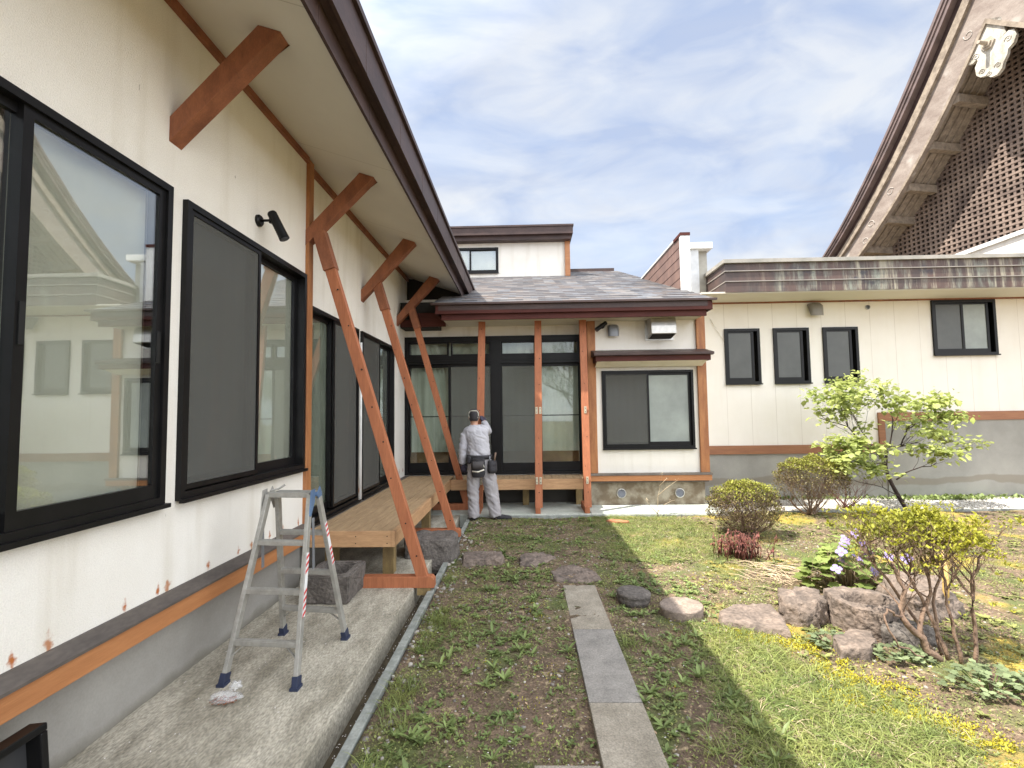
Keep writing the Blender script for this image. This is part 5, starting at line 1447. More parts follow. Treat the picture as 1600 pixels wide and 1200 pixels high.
# rounded azaleas
def azalea(label, base, cen, rad, seed, nst=16, topw=.5, n1=17000, n2=7000, low=-.9):
    rs = random.Random(seed)
    t = thing('azalea_bush', label, 'bush', (base[0], base[1], gz(*base)), None)
    b = MB(); tips = []
    inside = lambda p: ((p.x - cen[0]) / rad[0]) ** 2 + ((p.y - cen[1]) / rad[1]) ** 2 + ((p.z - cen[2]) / rad[2]) ** 2 < 1.0 or p.z < cen[2]
    for i in range(nst):
        a = rs.uniform(0, 6.283); e = rs.uniform(.15, 1.25)
        d = Vector((math.cos(a) * math.cos(e) * rad[0], math.sin(a) * math.cos(e) * rad[1], abs(math.sin(e)) * (rad[2] * 1.3)))
        L = d.length
        branch(b, (base[0] + rs.gauss(0, .035), base[1] + rs.gauss(0, .035), 0), d, L * .75, .011, 3, tips, .55, .35, (3, 4), .52, .12, 4, rs, 5, inside)
    b.build('stems', M['twig'], t, True)
    n = n1
    u = rng.normal(0, 1, (n, 3)); u /= np.linalg.norm(u, axis=1)[:, None]
    u[:, 2] = np.where(u[:, 2] < low, -u[:, 2], u[:, 2])
    bump = 1 + .10 * np.sin(7 * u[:, 0] + seed) * np.cos(6 * u[:, 1]) + .06 * np.sin(13 * u[:, 2] + 9 * u[:, 0])
    rr = bump * (1 - np.abs(rng.normal(0, .10, n)))
    P_ = u * rr[:, None] * np.array(rad) + np.array(cen)
    k = (P_[:, 2] > .04) & (rng.random(n) < np.clip(.45 + .7 * u[:, 2], .10, 1)); P_ = P_[k]; u = u[k]; m_ = len(P_)
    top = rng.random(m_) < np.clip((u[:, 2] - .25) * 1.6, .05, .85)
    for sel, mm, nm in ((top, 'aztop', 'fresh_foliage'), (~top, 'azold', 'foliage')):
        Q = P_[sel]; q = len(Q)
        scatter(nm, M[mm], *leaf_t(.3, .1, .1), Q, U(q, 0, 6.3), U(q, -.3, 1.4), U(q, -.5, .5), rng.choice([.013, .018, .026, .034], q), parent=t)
    # fine outer twigs
    q = n2; u = rng.normal(0, 1, (q, 3)); u /= np.linalg.norm(u, axis=1)[:, None]
    Q = u * rng.uniform(.45, .92, (q, 1)) * np.array(rad) + np.array(cen); Q = Q[Q[:, 2] > .05]; q = len(Q)
    scatter('twigs', M['twig'], [(-.012, 0, 0), (.012, 0, 0), (0, 0, 1), (0, .012, 0)], [(0, 1, 2), (1, 3, 2), (3, 0, 2)], Q, U(q, 0, 6.3), U(q, -1.1, 1.1), U(q, -1, 1), U(q, .05, .13), parent=t)
    return t
azalea('nearer rounded azalea, wide and low, in front of the rear house corner', (2.92, 6.62), (2.88, 6.62, .36), (.47, .42, .35), 3, 20)
azalea('farther rounded azalea, taller and standing clear on bare stems', (4.40, 7.85), (4.47, 7.85, .53), (.55, .48, .37), 8, 14, low=-.55)

# broad leaved small tree
tr = thing('small_tree', 'small leaning tree with broad pale green leaves before the right wing', 'tree', (6.2, 8.2, 0))
b = MB(); tips = []; rs = random.Random(21)
def limb(P_, r0, r1, kids, L, lvl=2, sp=.75):
    n = len(P_); Pv = [Vector(p) for p in P_]
    # smooth the polyline a little
    S_ = [Pv[0]]
    for a_, c_ in zip(Pv[:-1], Pv[1:]):
        for f in (.33, .66, 1): S_.append(a_.lerp(c_, f) + Vector((rs.gauss(0, .008), rs.gauss(0, .01), rs.gauss(0, .008))))
    Rr = [r0 + (r1 - r0) * i / (len(S_) - 1) for i in range(len(S_))]
    b.tube(S_, Rr, 8, cap=False)
    for k in range(kids):
        i = rs.randint(len(S_) // 3, len(S_) - 1)
        d = (S_[min(i + 1, len(S_) - 1)] - S_[max(i - 1, 0)]).normalized()
        branch(b, S_[i], d + Vector((rs.uniform(-.7, .7), rs.uniform(-.8, .8), rs.uniform(.0, .9))), L, Rr[i] * .5, lvl, tips, sp, .25, (2, 3), .62, .12, 3, rs, 5)
    tips.append((S_[-1], (S_[-1] - S_[-2]).normalized()))
limb([(6.18, 8.2, -.03), (5.93, 8.2, .44), (5.84, 8.2, .80)], .034, .022, 1, .3, 1)
limb([(5.84, 8.2, .80), (5.74, 8.15, .92), (5.42, 8.05, 1.05), (5.17, 8.0, 1.37), (4.70, 7.95, 1.50)], .017, .005, 10, .36)
limb([(5.74, 8.18, .90), (5.58, 8.3, 1.28), (5.45, 8.35, 1.62)], .013, .005, 9, .34)
limb([(5.84, 8.2, .80), (5.93, 8.25, 1.0), (6.20, 8.3, 1.02), (6.48, 8.3, 1.08), (6.72, 8.3, .92), (6.90, 8.3, 1.10)], .015, .004, 11, .33)
limb([(6.20, 8.3, 1.02), (6.32, 8.3, 1.30), (6.58, 8.35, 1.45), (6.80, 8.35, 1.50)], .012, .005, 7, .28)
limb([(5.93, 8.2, 1.0), (5.95, 8.1, 1.35), (5.90, 8.1, 1.68)], .012, .005, 6, .28)
limb([(5.82, 8.1, .78), (5.50, 7.95, .76), (5.10, 7.8, .80)], .009, .004, 8, .28)
limb([(5.95, 8.1, .50), (6.10, 7.95, .68), (6.42, 7.85, .78)], .012, .005, 5, .22)
limb([(6.10, 8.15, .15), (5.60, 7.9, .42), (5.15, 7.8, .52), (4.95, 7.75, .60)], .008, .003, 9, .24)
limb([(5.17, 8.0, 1.37), (5.08, 8.0, 1.62), (5.06, 8.0, 1.84)], .007, .003, 2, .16, 1)
b.build('trunk', M['barkd'], tr, True)
T_ = []
for p, d in tips:
    T_.append(p)
P_, yw, tl, sc = [], [], [], []
for p in T_:
    if p.z < .35: continue
    k = rng.integers(6, 12)
    for i in range(k):
        q = np.array(p) + rng.normal(0, .08, 3) * [1, 1, .45]
        P_.append(q); yw.append(rng.uniform(0, 6.3)); tl.append(rng.normal(-.1, .45)); sc.append(rng.choice([.045, .07, .09, .115]))
scatter('crown', M['dog'], *leaf_t(.36, .10, .22), np.array(P_), np.array(yw), np.array(tl), U(len(P_), -.4, .4), np.array(sc), parent=tr, smooth=True)
print('tree leaves', len(P_))

# yellow green azalea on bare stems
ya = thing('azalea_shrub', 'tall azalea with bright yellow green tips on many bare crooked stems', 'shrub', (2.70, 3.35, 0))
b = MB(); tips = []; rs = random.Random(5)
yb_ = lambda p: p.z < .91 and 2.20 < p.x < 3.12
for P_, r0, r1, k in (([(2.70, 3.36, -.02), (2.57, 3.36, .14), (2.46, 3.36, .28), (2.50, 3.38, .44), (2.42, 3.42, .62)], .026, .010, 7),
                      ([(2.56, 3.36, .16), (2.62, 3.40, .30), (2.70, 3.42, .42), (2.66, 3.45, .62)], .016, .008, 6),
                      ([(2.74, 3.36, -.02), (2.68, 3.40, .24), (2.60, 3.44, .44), (2.55, 3.46, .66)], .014, .007, 6),
                      ([(2.78, 3.32, -.02), (2.76, 3.34, .28), (2.74, 3.36, .52), (2.68, 3.38, .68)], .012, .007, 6),
                      ([(2.84, 3.30, -.02), (2.87, 3.30, .26), (2.88, 3.32, .50), (2.95, 3.34, .66)], .013, .008, 6),
                      ([(2.72, 3.42, -.02), (2.60, 3.52, .30), (2.44, 3.56, .55), (2.36, 3.56, .68)], .013, .006, 6),
                      ([(2.46, 3.36, .28), (2.34, 3.34, .34), (2.30, 3.32, .28), (2.38, 3.30, .12), (2.52, 3.30, .06)], .008, .005, 0),
                      ([(2.76, 3.44, -.02), (2.82, 3.55, .30), (2.92, 3.60, .55), (3.0, 3.6, .68)], .011, .006, 6)):
    S_ = [Vector(P_[0])]
    for a_, c_ in zip(P_[:-1], P_[1:]):
        for f in (.33, .66, 1): S_.append(Vector(a_).lerp(Vector(c_), f) + Vector((rs.gauss(0, .009), rs.gauss(0, .009), rs.gauss(0, .006))))
    Rr = [r0 + (r1 - r0) * i / (len(S_) - 1) for i in range(len(S_))]
    b.tube(S_, Rr, 8)
    for i in range(k):
        j = rs.randint(len(S_) // 2, len(S_) - 1)
        branch(b, S_[j], (rs.uniform(-.8, .8), rs.uniform(-.7, .7), rs.uniform(.4, 1.1)), .19, .0065, 3, tips, .75, .35, (2, 4), .70, .16, 3, rs, 5, yb_)
b.build('stems', M['bark'], ya, True)
P_, yw, tl, sc = [], [], [], []
for p, d in tips:
    if p.z < .60 or rng.random() < .25: continue
    for i in range(rng.integers(3, 7)):
        P_.append(np.array(p) + rng.normal(0, .012, 3)); yw.append(rng.uniform(0, 6.3)); tl.append(rng.uniform(.2, 1.3)); sc.append(rng.choice([.014, .020, .028, .034]))
n = 900
x = 2.68 + .38 * np.sqrt(rng.random(n)) * np.cos(U(n, 0, 6.3)); y = 3.44 + .26 * rng.normal(0, .6, n)
z = .91 - .30 * ((x - 2.66) / .5) ** 2 - .12 * ((y - 3.44) / .26) ** 2 + rng.normal(0, .03, n) + .035 * np.sin(17 * x) * np.cos(13 * y)
for i in range(n):
    for k in range(4):
        P_.append([x[i] + rng.normal(0, .006), y[i] + rng.normal(0, .006), z[i]]); yw.append(k * 1.57 + rng.normal(0, .3)); tl.append(rng.uniform(.3, 1.3)); sc.append(rng.uniform(.018, .030))
scatter('foliage', M['yellow'], *leaf_t(.26, .1, .05), np.array(P_), np.array(yw), np.array(tl), 0, np.array(sc), parent=ya)
q = 900
xx = 2.64 + rng.normal(0, .24, q); Q = np.stack([xx, 3.44 + rng.normal(0, .13, q), .56 + U(q, 0, .30) - .25 * (xx - 2.64) ** 2], -1)
scatter('twigs', M['twig'], [(-.014, 0, 0), (.014, 0, 0), (0, 0, 1), (0, .014, 0)], [(0, 1, 2), (1, 3, 2), (3, 0, 2)], Q, U(q, 0, 6.3), U(q, -.9, .9), U(q, -.9, .9), U(q, .07, .15), parent=ya)
b = MB(); b.tube([(3.28, 4.02, -.02), (3.285, 4.02, .20), (3.285, 4.02, .21), (3.29, 4.02, .52)], [.021, .020, .022, .019], 12)
tag(b.build('bamboo_stake', mat('yellow_bamboo', (.62, .42, .14), (.5, .32, .1), rough=.4), None, True), 'short yellow bamboo stake behind the bare azalea stems', 'stake')

# flowering plant
fp = thing('flowering_plant', 'clump of lobed leaves with pale lilac flowers behind the stone basin', 'plant', (3.02, 4.72, 0))
def lobed():
    v = [(0, 0, 0), (0, .5, -.02)]; n = 15
    for i in range(n):
        a = -2.5 + 5.0 * i / (n - 1); r_ = .5 * (1 + .0) * (.82 + .22 * (i % 3 == 1)) * (1 if abs(a) < 2.2 else .9)
        v.append((r_ * math.sin(a), .5 + r_ * math.cos(a), -.10 * r_ + .05 * (i % 2)))
    f = [(1, 2 + i + 1, 2 + i) for i in range(n - 1)] + [(0, 1, 2), (0, 2 + n - 1, 1)]
    return v, f
b = MB(); L_ = []; rs = random.Random(9)
for i in range(150):
    a = rs.uniform(0, 6.283); r_ = math.sqrt(rs.random())
    top = Vector((3.00 + .38 * r_ * math.cos(a), 4.72 + .24 * r_ * math.sin(a), .43 - .24 * r_ ** 2 + rs.uniform(-.16, .02)))
    bs = Vector((3.02 + .24 * r_ * math.cos(a), 4.74 + .10 * r_ * math.sin(a), 0))
    b.tube([bs, bs.lerp(top, .5) + Vector((0, 0, .03)), top], [.004, .003, .002], 5); L_.append((top, a))
b.build('stems', M['straw'], fp, True)
n = len(L_)
scatter('leaves', M['lobed'], *lobed(), np.array([tuple(p) for p, a in L_]), np.array([a - 1.57 for p, a in L_]) + rng.normal(0, .4, n), U(n, -.5, .25), U(n, -.3, .3), U(n, .10, .16), parent=fp, smooth=True)
fl = [(1299, 843), (1326, 838), (1333, 852), (1293, 860), (1305, 858), (1340, 866), (1315, 869), (1302, 874), (1333, 876), (1285, 884), (1349, 892), (1370, 871), (1384, 870)]
for i, (fx, fy) in enumerate(fl):
    c = Vector((2.74 + (fx - 1285) / 161 + 0, 4.50 + (.10 if i % 3 else 0), .23 + (884 - fy) / 161))
    yaw = rs.uniform(-1, 1); tv, tf = [], []
    b = MB(); Rm = Matrix.Rotation(yaw, 3, 'Z') @ Matrix.Rotation(rs.uniform(.3, 1.1), 3, 'X')
    for k in range(4):
        a = k * 1.5708 + .2
        base = []
        for (r_, w, z) in ((0, .004, 0), (.015, .016, .007), (.030, .022, .011), (.043, .015, .008), (.049, .003, .003)):
            for s in (-1, 1): base.append(c + Rm @ Vector((r_ * math.cos(a) - s * w * math.sin(a), r_ * math.sin(a) + s * w * math.cos(a), z)))
        b.add(base, [(0, 1, 3, 2), (2, 3, 5, 4), (4, 5, 7, 6), (6, 7, 9, 8)])
    o = b.build('flower', M['petal'], fp, True)
    b = MB(); b.tube([c, c + Rm @ Vector((0, 0, .012))], [.006, .004], 6); b.build('flower_centre', M['stamen'], o, True)
# columbine clumps
def trefoil(label, c, n, sx, sy, h, seed):
    t = thing('columbine', label, 'plant', (c[0], c[1], gz(*c)))
    b = MB(); P_, yw = [], []
    for i in range(n):
        a = rng.uniform(0, 6.28); r_ = math.sqrt(rng.random())
        top = np.array([c[0] + sx * r_ * math.cos(a), c[1] + sy * r_ * math.sin(a), h * (1 - .55 * r_ * r_) + rng.uniform(-.02, .02)])
        b.tube([(c[0] + .25 * sx * r_ * math.cos(a), c[1] + .25 * sy * r_ * math.sin(a), 0), tuple(top)], [.0025, .0015], 4, cap=False)
        for k in range(3): P_.append(top); yw.append(a + k * 2.09)
    b.build('stems', M['weed'], t)
    q = len(P_)
    scatter('leaves', M['blue'], *lobed(), np.array(P_), np.array(yw), U(q, -.35, .35), U(q, -.3, .3), U(q, .028, .045), parent=t, smooth=True)
trefoil('larger blue green columbine clump at the right of the azalea stems', (2.68, 3.02), 70, .27, .17, .12, 1)
trefoil('small blue green columbine tuft in front of the pale low rock', (2.12, 3.58), 34, .16, .12, .07, 2)
trefoil('blue green columbine tuft below the basin at the foot of the bare stems', (2.46, 3.38), 36, .18, .12, .07, 3)
# red stems
rp = thing('red_stemmed_plant', 'clump of dark red bare stems in front of the nearer rounded azalea', 'plant', (2.36, 5.62, 0))
b = MB()
P_ = []
for i in range(95):
    x, y = rng.normal(2.36, .13), rng.normal(5.62, .08); hh = rng.uniform(.14, .30)
    top = (x + rng.normal(0, .035), y + rng.normal(0, .03), hh)
    b.tube([(x, y, 0), ((x + top[0]) / 2 + rng.normal(0, .012), y, hh * .55), top], [.0055, .0045, .003], 5)
    for k in range(5): P_.append([top[0] + rng.normal(0, .012), top[1], hh * rng.uniform(.6, 1.02)])
b.build('stems', M['redstem'], rp, True)
q = len(P_); scatter('leaves', M['redstem'], *leaf_t(.25), np.array(P_), U(q, 0, 6.3), U(q, -1.2, .3), 0, U(q, .02, .05), parent=rp)
# straw litter
b = MB()
for i in range(75):
    x, y, a = rng.normal(2.55, .22), rng.normal(5.1, .2), rng.normal(-.85, .6); l = rng.uniform(.04, .22)
    z = gz(x, y) + .015
    b.tube([(x - l * math.cos(a), y - l * math.sin(a), z), (x, y, z + .015), (x + l * math.cos(a), y + l * math.sin(a), z)], .003, 4)
stuff(b.build('dry_stalks', M['straw']))
# sapling
sp = thing('sapling', 'leafless thin sapling in front of the stained foundation', 'sapling', (2.05, 7.80, 0))
b = MB(); tips = []
for P_ in ([(2.05, 7.8, -.02), (2.06, 7.8, .3), (2.14, 7.8, .66)], [(2.06, 7.8, .33), (2.20, 7.8, .45), (2.36, 7.8, .56)], [(2.05, 7.8, .05), (1.93, 7.78, .18), (1.86, 7.76, .28)], [(2.09, 7.8, .48), (2.20, 7.78, .60)], [(2.05, 7.8, .08), (2.16, 7.78, .2), (2.28, 7.78, .26)]):
    b.tube(P_, [.006, .004, .002][:len(P_)] if len(P_) == 3 else [.004, .002], 6); tips.append(P_[-1])
b.build('stem', M['straw'], sp, True)
q = 24; Q = np.array([tips[i % len(tips)] for i in range(q)]) + rng.normal(0, .014, (q, 3))
scatter('buds', M['straw'], *leaf_t(.3), Q, U(q, 0, 6.3), U(q, 0, 1.4), 0, U(q, .015, .03), parent=sp)
t_ = blob('bark_piece', (1.36, 7.42, .02), (.17, .06, .03), 44, mat('red_bark', (.42, .17, .08), (.26, .10, .05), rough=.9), None, 3, .3, 1.6, rz=-.25)
tag(t_, 'reddish strip of bark lying on the soil before the rear concrete path', 'bark')
b = MB(); Rs = random.Random(77)
for i in range(26):
    a = Rs.uniform(0, 6.28); e = Rs.uniform(.5, 1.3)
    branch(b, (5.30 + Rs.gauss(0, .05), 8.35, 0), (math.cos(a) * math.cos(e), math.sin(a) * math.cos(e), math.sin(e)), .34, .006, 2, [], .6, .2, (2, 3), .6, .14, 3, Rs, 4)
tag(b.build('bare_shrub', M['redstem'], None, True), 'bare reddish twiggy shrub behind the lower leaves of the small tree', 'shrub')

# ------------------------------------------------------------------ person
def remeshed(name, mb, m, parent, vox, sm=6, noise_=0.0, nf=9.0, it=.5):
    o = mb.build(name, m, parent)
    r = o.modifiers.new('remesh', 'REMESH'); r.mode = 'VOXEL'; r.voxel_size = vox; r.use_smooth_shade = True
    k = o.modifiers.new('smooth', 'SMOOTH'); k.factor = it; k.iterations = sm
    dg = bpy.context.evaluated_depsgraph_get(); dg.update()
    me = bpy.data.meshes.new_from_object(o.evaluated_get(dg))
    o.modifiers.clear(); o.data = me
    if noise_:
        for v in me.vertices:
            n_ = v.normal; q = v.co
            f = mn.fractal(Vector((q.x * nf, q.y * nf, q.z * nf * 1.9 + q.x * 7)), 1, 2.2, 3)
            v.co = q + n_ * noise_ * (1 - 2 * abs(f))
    me.polygons.foreach_set('use_smooth', [True] * len(me.polygons))
    return o
PX, PY = -.815, 7.66
man = thing('person', 'worker seen from behind in grey shirt and trousers, reaching up to the left upright brace', 'person', (PX, PY, 0))
def pp(cx, cy, dy=0.0):
    z = (1100 - cy) * .001667
    return Vector((PX + (cx - 590) * .001667 + .010 * z, PY + dy, z))
ex, ey, ez = Vector((1, 0, 0)), Vector((0, 1, 0)), Vector((0, 0, 1))
def hsec(cx, cy, rx, ry, dy=0): return (pp(cx, cy, dy), rx, ry, ex, ey)
def limbsec(pts_):
    """pts_: (point, radius) -> loft rings across the limb direction"""
    out = []
    for i, (p, r_) in enumerate(pts_):
        d = (pts_[min(i + 1, len(pts_) - 1)][0] - pts_[max(i - 1, 0)][0]).normalized()
        a = d.cross(ey)
        if a.length < .2: a = d.cross(ez)
        a.normalize(); c = d.cross(a).normalized()
        out.append((p, r_, r_, a, c))
    return out
skin = mat('skin', (.50, .28, .19), (.44, .235, .155), rough=.5, scale=9)
shirt_m = mat('grey_shirt', (.46, .45, .475), (.37, .36, .385), rough=.85, scale=9, bump=.25, bscale=18)
trou_m = mat('grey_trousers', (.36, .335, .335), (.30, .28, .285), rough=.85, scale=8, bump=.25, bscale=16)
blk = mat('black_fabric', (.028, .025, .028), (.016, .015, .018), rough=.75, scale=20)
glove_m = mat('dark_glove', (.045, .038, .065), (.028, .025, .042), rough=.7, scale=20)
beige = mat('beige_webbing', (.68, .63, .53), rough=.8)
# body: one continuous surface, head to feet
LW, LE, LS = pp(483, 578, .02), pp(490, 430, -.02), pp(508, 292, 0)
RS_, RE, RW = pp(684, 262, .02), pp(712, 285, .24), pp(668, 196, .40)
b = MB()
HC = pp(592, 140, .015)
b.loft([(HC + ez * z, rx, ry, ex, ey) for z, rx, ry in ((-.115, .03, .035), (-.10, .052, .062), (-.06, .068, .085), (0, .077, .097), (.05, .073, .092), (.085, .052, .066), (.103, .022, .03))], 18)
b.loft([hsec(596, 235, .075, .065), hsec(595, 205, .056, .058), hsec(593, 165, .052, .055, .01)], 14)
b.loft([hsec(640, 600, .15, .11), hsec(637, 500, .14, .10), hsec(630, 400, .15, .105), hsec(615, 300, .17, .11), hsec(600, 240, .12, .08), hsec(598, 222, .06, .06)], 18)
for pts_ in ([(LS, .055), (LE, .042), (LW, .028), (LW + (LW - LE).normalized() * .04, .03)], [(RS_, .055), (RE, .042), (RW, .028), (RW + Vector((-.02, .03, .03)), .03)]):
    b.loft(limbsec(pts_), 12)
b.loft(limbsec([(pp(600, 600), .085), (pp(588, 830), .058), (pp(590, 1060, -.01), .04), (pp(590, 1085, 0), .045)]), 12)
b.loft(limbsec([(pp(690, 600), .085), (pp(745, 830, .02), .058), (pp(795, 1045, -.01), .04), (pp(800, 1080, 0), .045)]), 12)
# face: nose, brow, chin; ears
fy = HC + ey * .093
b.loft([(fy + Vector((0, -.01, .03)), .010, .008, ex, ey), (fy + Vector((0, .012, -.012)), .014, .014, ex, ey), (fy + Vector((0, .0, -.022)), .012, .01, ex, ey)], 8)
b.loft([(fy + Vector((0, -.028, -.058)), .022, .014, ex, ez), (fy + Vector((0, .0, -.060)), .014, .010, ex, ez)], 8)
for s in (-1, 1): b.loft([(HC + Vector((s * .074, -.005, -.02)), .018, .028, ey, ez), (HC + Vector((s * .090, -.010, -.012)), .016, .026, ey, ez)], 8)
body = remeshed('body', b, skin, man, .011, 4)
b = MB()
for s in (-1, 1): b.tube([fy + Vector((s * .03, -.014, .008)), fy + Vector((s * .03, -.006, .008))], .009, 10)
b.build('eyes', blk, man)
b = MB(); b.tube([fy + Vector((-.022, -.012, -.042)), fy + Vector((0, .0, -.044)), fy + Vector((.022, -.012, -.042))], .005, 6); b.build('mouth', mat('lip', (.35, .13, .11)), man)
# shirt
b = MB()
b.loft([hsec(640, 512, .172, .128, 0), hsec(640, 485, .178, .134), hsec(638, 440, .168, .125), hsec(630, 380, .168, .122), hsec(618, 320, .188, .125), hsec(606, 275, .192, .118), hsec(600, 245, .155, .095), hsec(598, 228, .095, .078), hsec(597, 218, .070, .070)], 22)
b.loft(limbsec([(LS + Vector((.045, 0, .005)), .072), (LS + Vector((0, 0, -.035)), .070), (LE.lerp(LS, .5), .062), (LE, .058), (LE.lerp(LW, .55), .052), (LW + ez * .004, .043)]), 14)
b.loft(limbsec([(RS_ + Vector((-.05, 0, .0)), .080), (RS_ + Vector((.015, .03, 0)), .076), (RE.lerp(RS_, .4), .068), (RE, .062), (RE.lerp(RW, .55), .052), (RW, .042)]), 14)
remeshed('shirt', b, shirt_m, man, .010, 4, .011, 6)
b = MB(); c = pp(597, 219); b.tube([c + Vector((.066 * math.cos(a), .068 * math.sin(a), .004 * math.sin(a))) for a in np.linspace(0, 6.283, 24)], .008, 6); b.build('collar', shirt_m, man, True)
# trousers
b = MB()
b.loft([hsec(645, 505, .165, .122), hsec(648, 545, .180, .130), hsec(650, 600, .188, .138), hsec(650, 650, .178, .125), hsec(650, 668, .10, .09)], 22)
b.loft(limbsec([(pp(600, 590), .10), (pp(590, 700), .098), (pp(586, 820, -.01), .086), (pp(588, 930, -.01), .080), (pp(592, 1030, -.01), .082), (pp(592, 1068, -.01), .083)]), 16)
b.loft(limbsec([(pp(702, 590), .10), (pp(738, 720, .01), .108), (pp(756, 830, .02), .098), (pp(772, 930, .01), .092), (pp(790, 1020, -.01), .088), (pp(797, 1058, -.01), .084)]), 16)
remeshed('trousers', b, trou_m, man, .011, 3, .016, 4.5)
# boots
def boot(h, d, L, nm='boot'):
    h, d = Vector(h), Vector(d).normalized(); sd = d.cross(ez)
    b = MB()
    b.loft([(h - d * .035 + ez * .05, .040, .045, sd, ez), (h + ez * .055, .046, .052, sd, ez), (h + d * .07 + ez * .05, .046, .045, sd, ez), (h + d * (L * .62) + ez * .038, .052, .034, sd, ez), (h + d * (L * .82) + ez * .034, .044, .028, sd, ez), (h + d * (L * .9) + ez * .03, .02, .014, sd, ez)], 14)
    b.loft([(h + ez * .04, .046, .05, sd, d), (h + ez * .13, .052, .056, sd, d)], 14)
    o = remeshed(nm, b, blk, man, .009, 3)
    b = MB(); b.loft([(h - d * .05 + ez * .012, .030, .013, sd, ez), (h - d * .03 + ez * .012, .045, .013, sd, ez), (h + d * .06 + ez * .012, .045, .013, sd, ez), (h + d * (L * .6) + ez * .012, .054, .013, sd, ez), (h + d * (L * .86) + ez * .012, .040, .013, sd, ez), (h + d * (L * .92) + ez * .012, .015, .01, sd, ez)], 10); b.build('sole', mat('boot_sole', (.02, .018, .016), rough=.8), o)
boot(pp(590, 1100, -.02), (-.05, 1, 0), .28)
boot(pp(800, 1100, .0), (.93, .22, 0), .27)
# gloves with five bent fingers
def glove(w, d, palm_n, curl, thumb_side, nm='glove'):
    w, d, pn = Vector(w), Vector(d).normalized(), Vector(palm_n).normalized()
    sd = d.cross(pn).normalized()
    b = MB()
    b.loft([(w - d * .035, .040, .036, sd, pn), (w + d * .0, .034, .028, sd, pn), (w + d * .045, .044, .020, sd, pn), (w + d * .088, .042, .016, sd, pn)], 12)
    for i, (o_, L) in enumerate(((-.031, .062), (-.011, .074), (.011, .070), (.030, .056))):
        p = w + d * .078 + sd * o_; pts_ = [p - d * .02]; dd = d.copy()
        for k in range(3):
            dd = (dd * math.cos(curl) + pn * math.sin(curl)).normalized() if k else (dd * math.cos(curl * .5) + pn * math.sin(curl * .5)).normalized()
            pts_.append(pts_[-1] + dd * (L / 3 + (.02 if k == 0 else 0)))
        b.tube(pts_, [.011, .0108, .010, .008], 8)
    p = w + d * .018 + sd * (.034 * thumb_side)
    b.tube([p, p + (sd * thumb_side + d * .6).normalized() * .032, p + (sd * thumb_side * .7 + d + pn * .5).normalized() * .062, p + (sd * thumb_side * .3 + d + pn * .9).normalized() * .080], [.015, .013, .011, .009], 8)
    return remeshed(nm, b, glove_m, man, .0048, 2)
glove(LW + Vector((.004, 0, -.022)), (.12, .12, -1), (.35, .9, .1), .62, 1)
glove(RW + Vector((-.012, .014, .018)), (-.45, .35, .85), (-.5, .75, -.3), .75, -1)
# cap with pale piping
b = MB()
cc_ = HC + ez * .02
b.loft([(cc_ + ez * z + ey * dy, rx, ry, ex, ey) for z, rx, ry, dy in ((-.085, .058, .045, -.045), (-.055, .076, .075, -.022), (-.02, .084, .096, -.008), (.02, .086, .102, 0), (.055, .080, .095, 0), (.083, .062, .074, 0), (.098, .036, .044, 0), (.104, .01, .012, 0))], 22)
cap = b.build('cap', blk, man, True)
def capoint(u, z):
    zz = z; t = max(0, 1 - ((zz - .012) / .098) ** 2)
    rx, ry = .088 * math.sqrt(t) + .006, .104 * math.sqrt(t) + .006
    u = max(-.98, min(.98, u)); return cc_ + Vector((rx * u, -ry * math.sqrt(1 - u * u), zz))
for s in (-1, 1):
    b = MB(); b.tube([capoint(s * u, z) for u, z in ((.72, .062), (.80, .035), (.80, .0), (.76, -.03), (.66, -.058), (.40, -.075), (.0, -.079))], .0075, 6); b.build('piping', beige, cap, True)
b = MB(); b.tube([capoint(u, .074 - .012 * abs(u) ** 2) for u in np.linspace(-.72, .72, 9)], .007, 6); b.build('piping', beige, cap, True)
b = MB(); b.loft([(cc_ + Vector((0, .085, -.005)), .062, .008, ex, ez), (cc_ + Vector((0, .125, -.015)), .056, .006, ex, ez), (cc_ + Vector((0, .15, -.024)), .034, .005, ex, ez)], 14); b.build('brim', blk, cap, True)
# tool belt
bt = MB()
cb = pp(643, 512)
for z0, z1, k in ((-.032, .030, 0),):
    n = 28; vs = []; 
    for i in range(n):
        a = 2 * math.pi * i / n
        for (rr_, z) in ((0, z0), (.012, z0), (.012, z1), (0, z1)):
            vs.append(cb + Vector(((.188 + rr_) * math.cos(a), (.145 + rr_) * math.sin(a), z)))
    bt.add(vs, [(4 * i + j, 4 * ((i + 1) % n) + j, 4 * ((i + 1) % n) + (j + 1) % 4, 4 * i + (j + 1) % 4) for i in range(n) for j in range(4)])
belt = bt.build('tool_belt', blk, man, True)
def pouch(c, w, h, d, yaw, nm='pouch'):
    c = Vector(c); ax = Vector((math.cos(yaw), math.sin(yaw), 0)); ay = Vector((-math.sin(yaw), math.cos(yaw), 0))
    b = MB(); b.loft([(c + ez * (h * .5), w * .46, d * .40, ax, ay), (c + ez * (h * .2), w * .5, d * .5, ax, ay), (c - ez * (h * .3), w * .5, d * .56, ax, ay), (c - ez * (h * .5), w * .40, d * .42, ax, ay)], 16)
    return remeshed(nm, b, blk, belt, .009, 2, .004, 16)
p1 = pouch(pp(643, 605, -.175), .215, .28, .10, 0)
p2 = pouch(pp(768, 600, -.10), .17, .19, .12, .9)
p3 = pouch(pp(552, 535, -.12), .085, .11, .06, -.6)
def addm(nm, m, f):
    b = MB(); f(b); return b.build(nm, m, belt, True)
addm('webbing', beige, lambda b: b.tube([pp(592, 632, -.222), pp(643, 638, -.240), pp(700, 618, -.224)], [.011, .012, .011], 8))
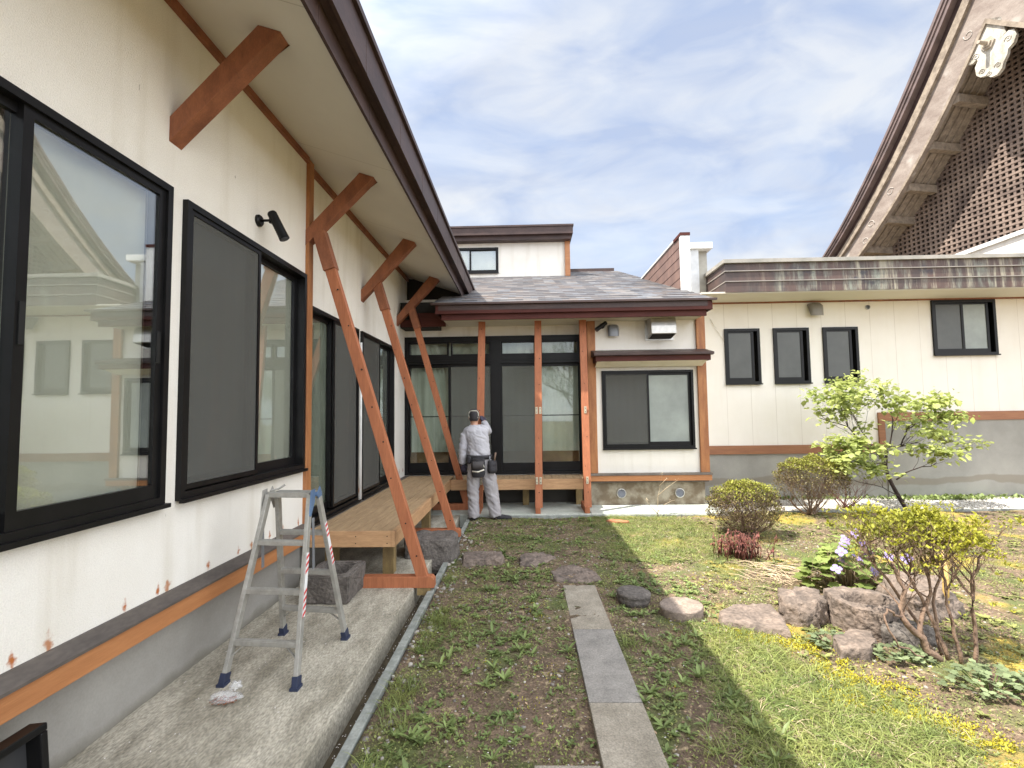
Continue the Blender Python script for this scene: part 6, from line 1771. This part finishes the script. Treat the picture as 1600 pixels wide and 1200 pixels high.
addm('webbing', beige, lambda b: b.tube([pp(688, 560, -.215), pp(700, 600, -.215)], .006, 6))
addm('tool_handle', mat('handle', (.20, .13, .09), rough=.6), lambda b: b.tube([pp(785, 560, -.12), pp(800, 470, -.13)], [.012, .014], 10))
addm('tool_handle', M['ventg'], lambda b: b.tube([pp(745, 560, -.15), pp(748, 500, -.15)], [.010, .009], 8))
addm('pouch_flap', mat('worn_flap', (.06, .053, .052), rough=.7), lambda b: b.loft([(pp(643, 545, -.225), .085, .012, ex, ey), (pp(643, 580, -.240), .088, .010, ex, ey), (pp(643, 612, -.243), .080, .006, ex, ey)], 12))

# ------------------------------------------------------------------ garden trees on the open side of the courtyard (mirrored in the door glass)
M['pine'] = leafmat('dark_garden_leaf', (.085, .13, .04), (.04, .065, .02), .25, .4)
def garden_tree(label, x, y, h, w, seed):
    t = thing('garden_tree', label, 'tree', (x, y, 0), 'garden trees on the open side of the courtyard')
    rs = random.Random(seed); b = MB(); tips = []
    b.tube([(x, y, -.1), (x + .1, y, h * .25), (x, y + .1, h * .5)], [.16, .13, .10], 8)
    for i in range(9):
        a = i * 2.4; branch(b, (x, y, h * (.22 + .035 * i)), (math.cos(a), math.sin(a), .5), w * .75, .06, 2, tips, .7, .2, (3, 5), .6, .12, 4, rs, 5)
    b.build('trunk', M['bark'], t, True)
    P_ = np.array([tuple(p) for p, d in tips])
    P_ = np.repeat(P_, 60, 0) + rng.normal(0, .22, (len(P_) * 60, 3)) * [1, 1, .6]
    q = len(P_)
    scatter('crown', M['pine'], *SMALL, P_, U(q, 0, 6.3), U(q, -.8, 1.2), U(q, -.6, .6), U(q, .06, .13), parent=t)
for i, (x, y, h, w) in enumerate(((-1.5, -9.5, 5.5, 2.2), (3.0, -11, 7.0, 2.8), (7.5, -8.5, 4.6, 2.2))):
    garden_tree(('round tree farthest left behind the viewpoint', 'tallest spreading tree behind the viewpoint', 'lower spreading tree farthest right behind the viewpoint')[i], x, y, h, w, 60 + i)
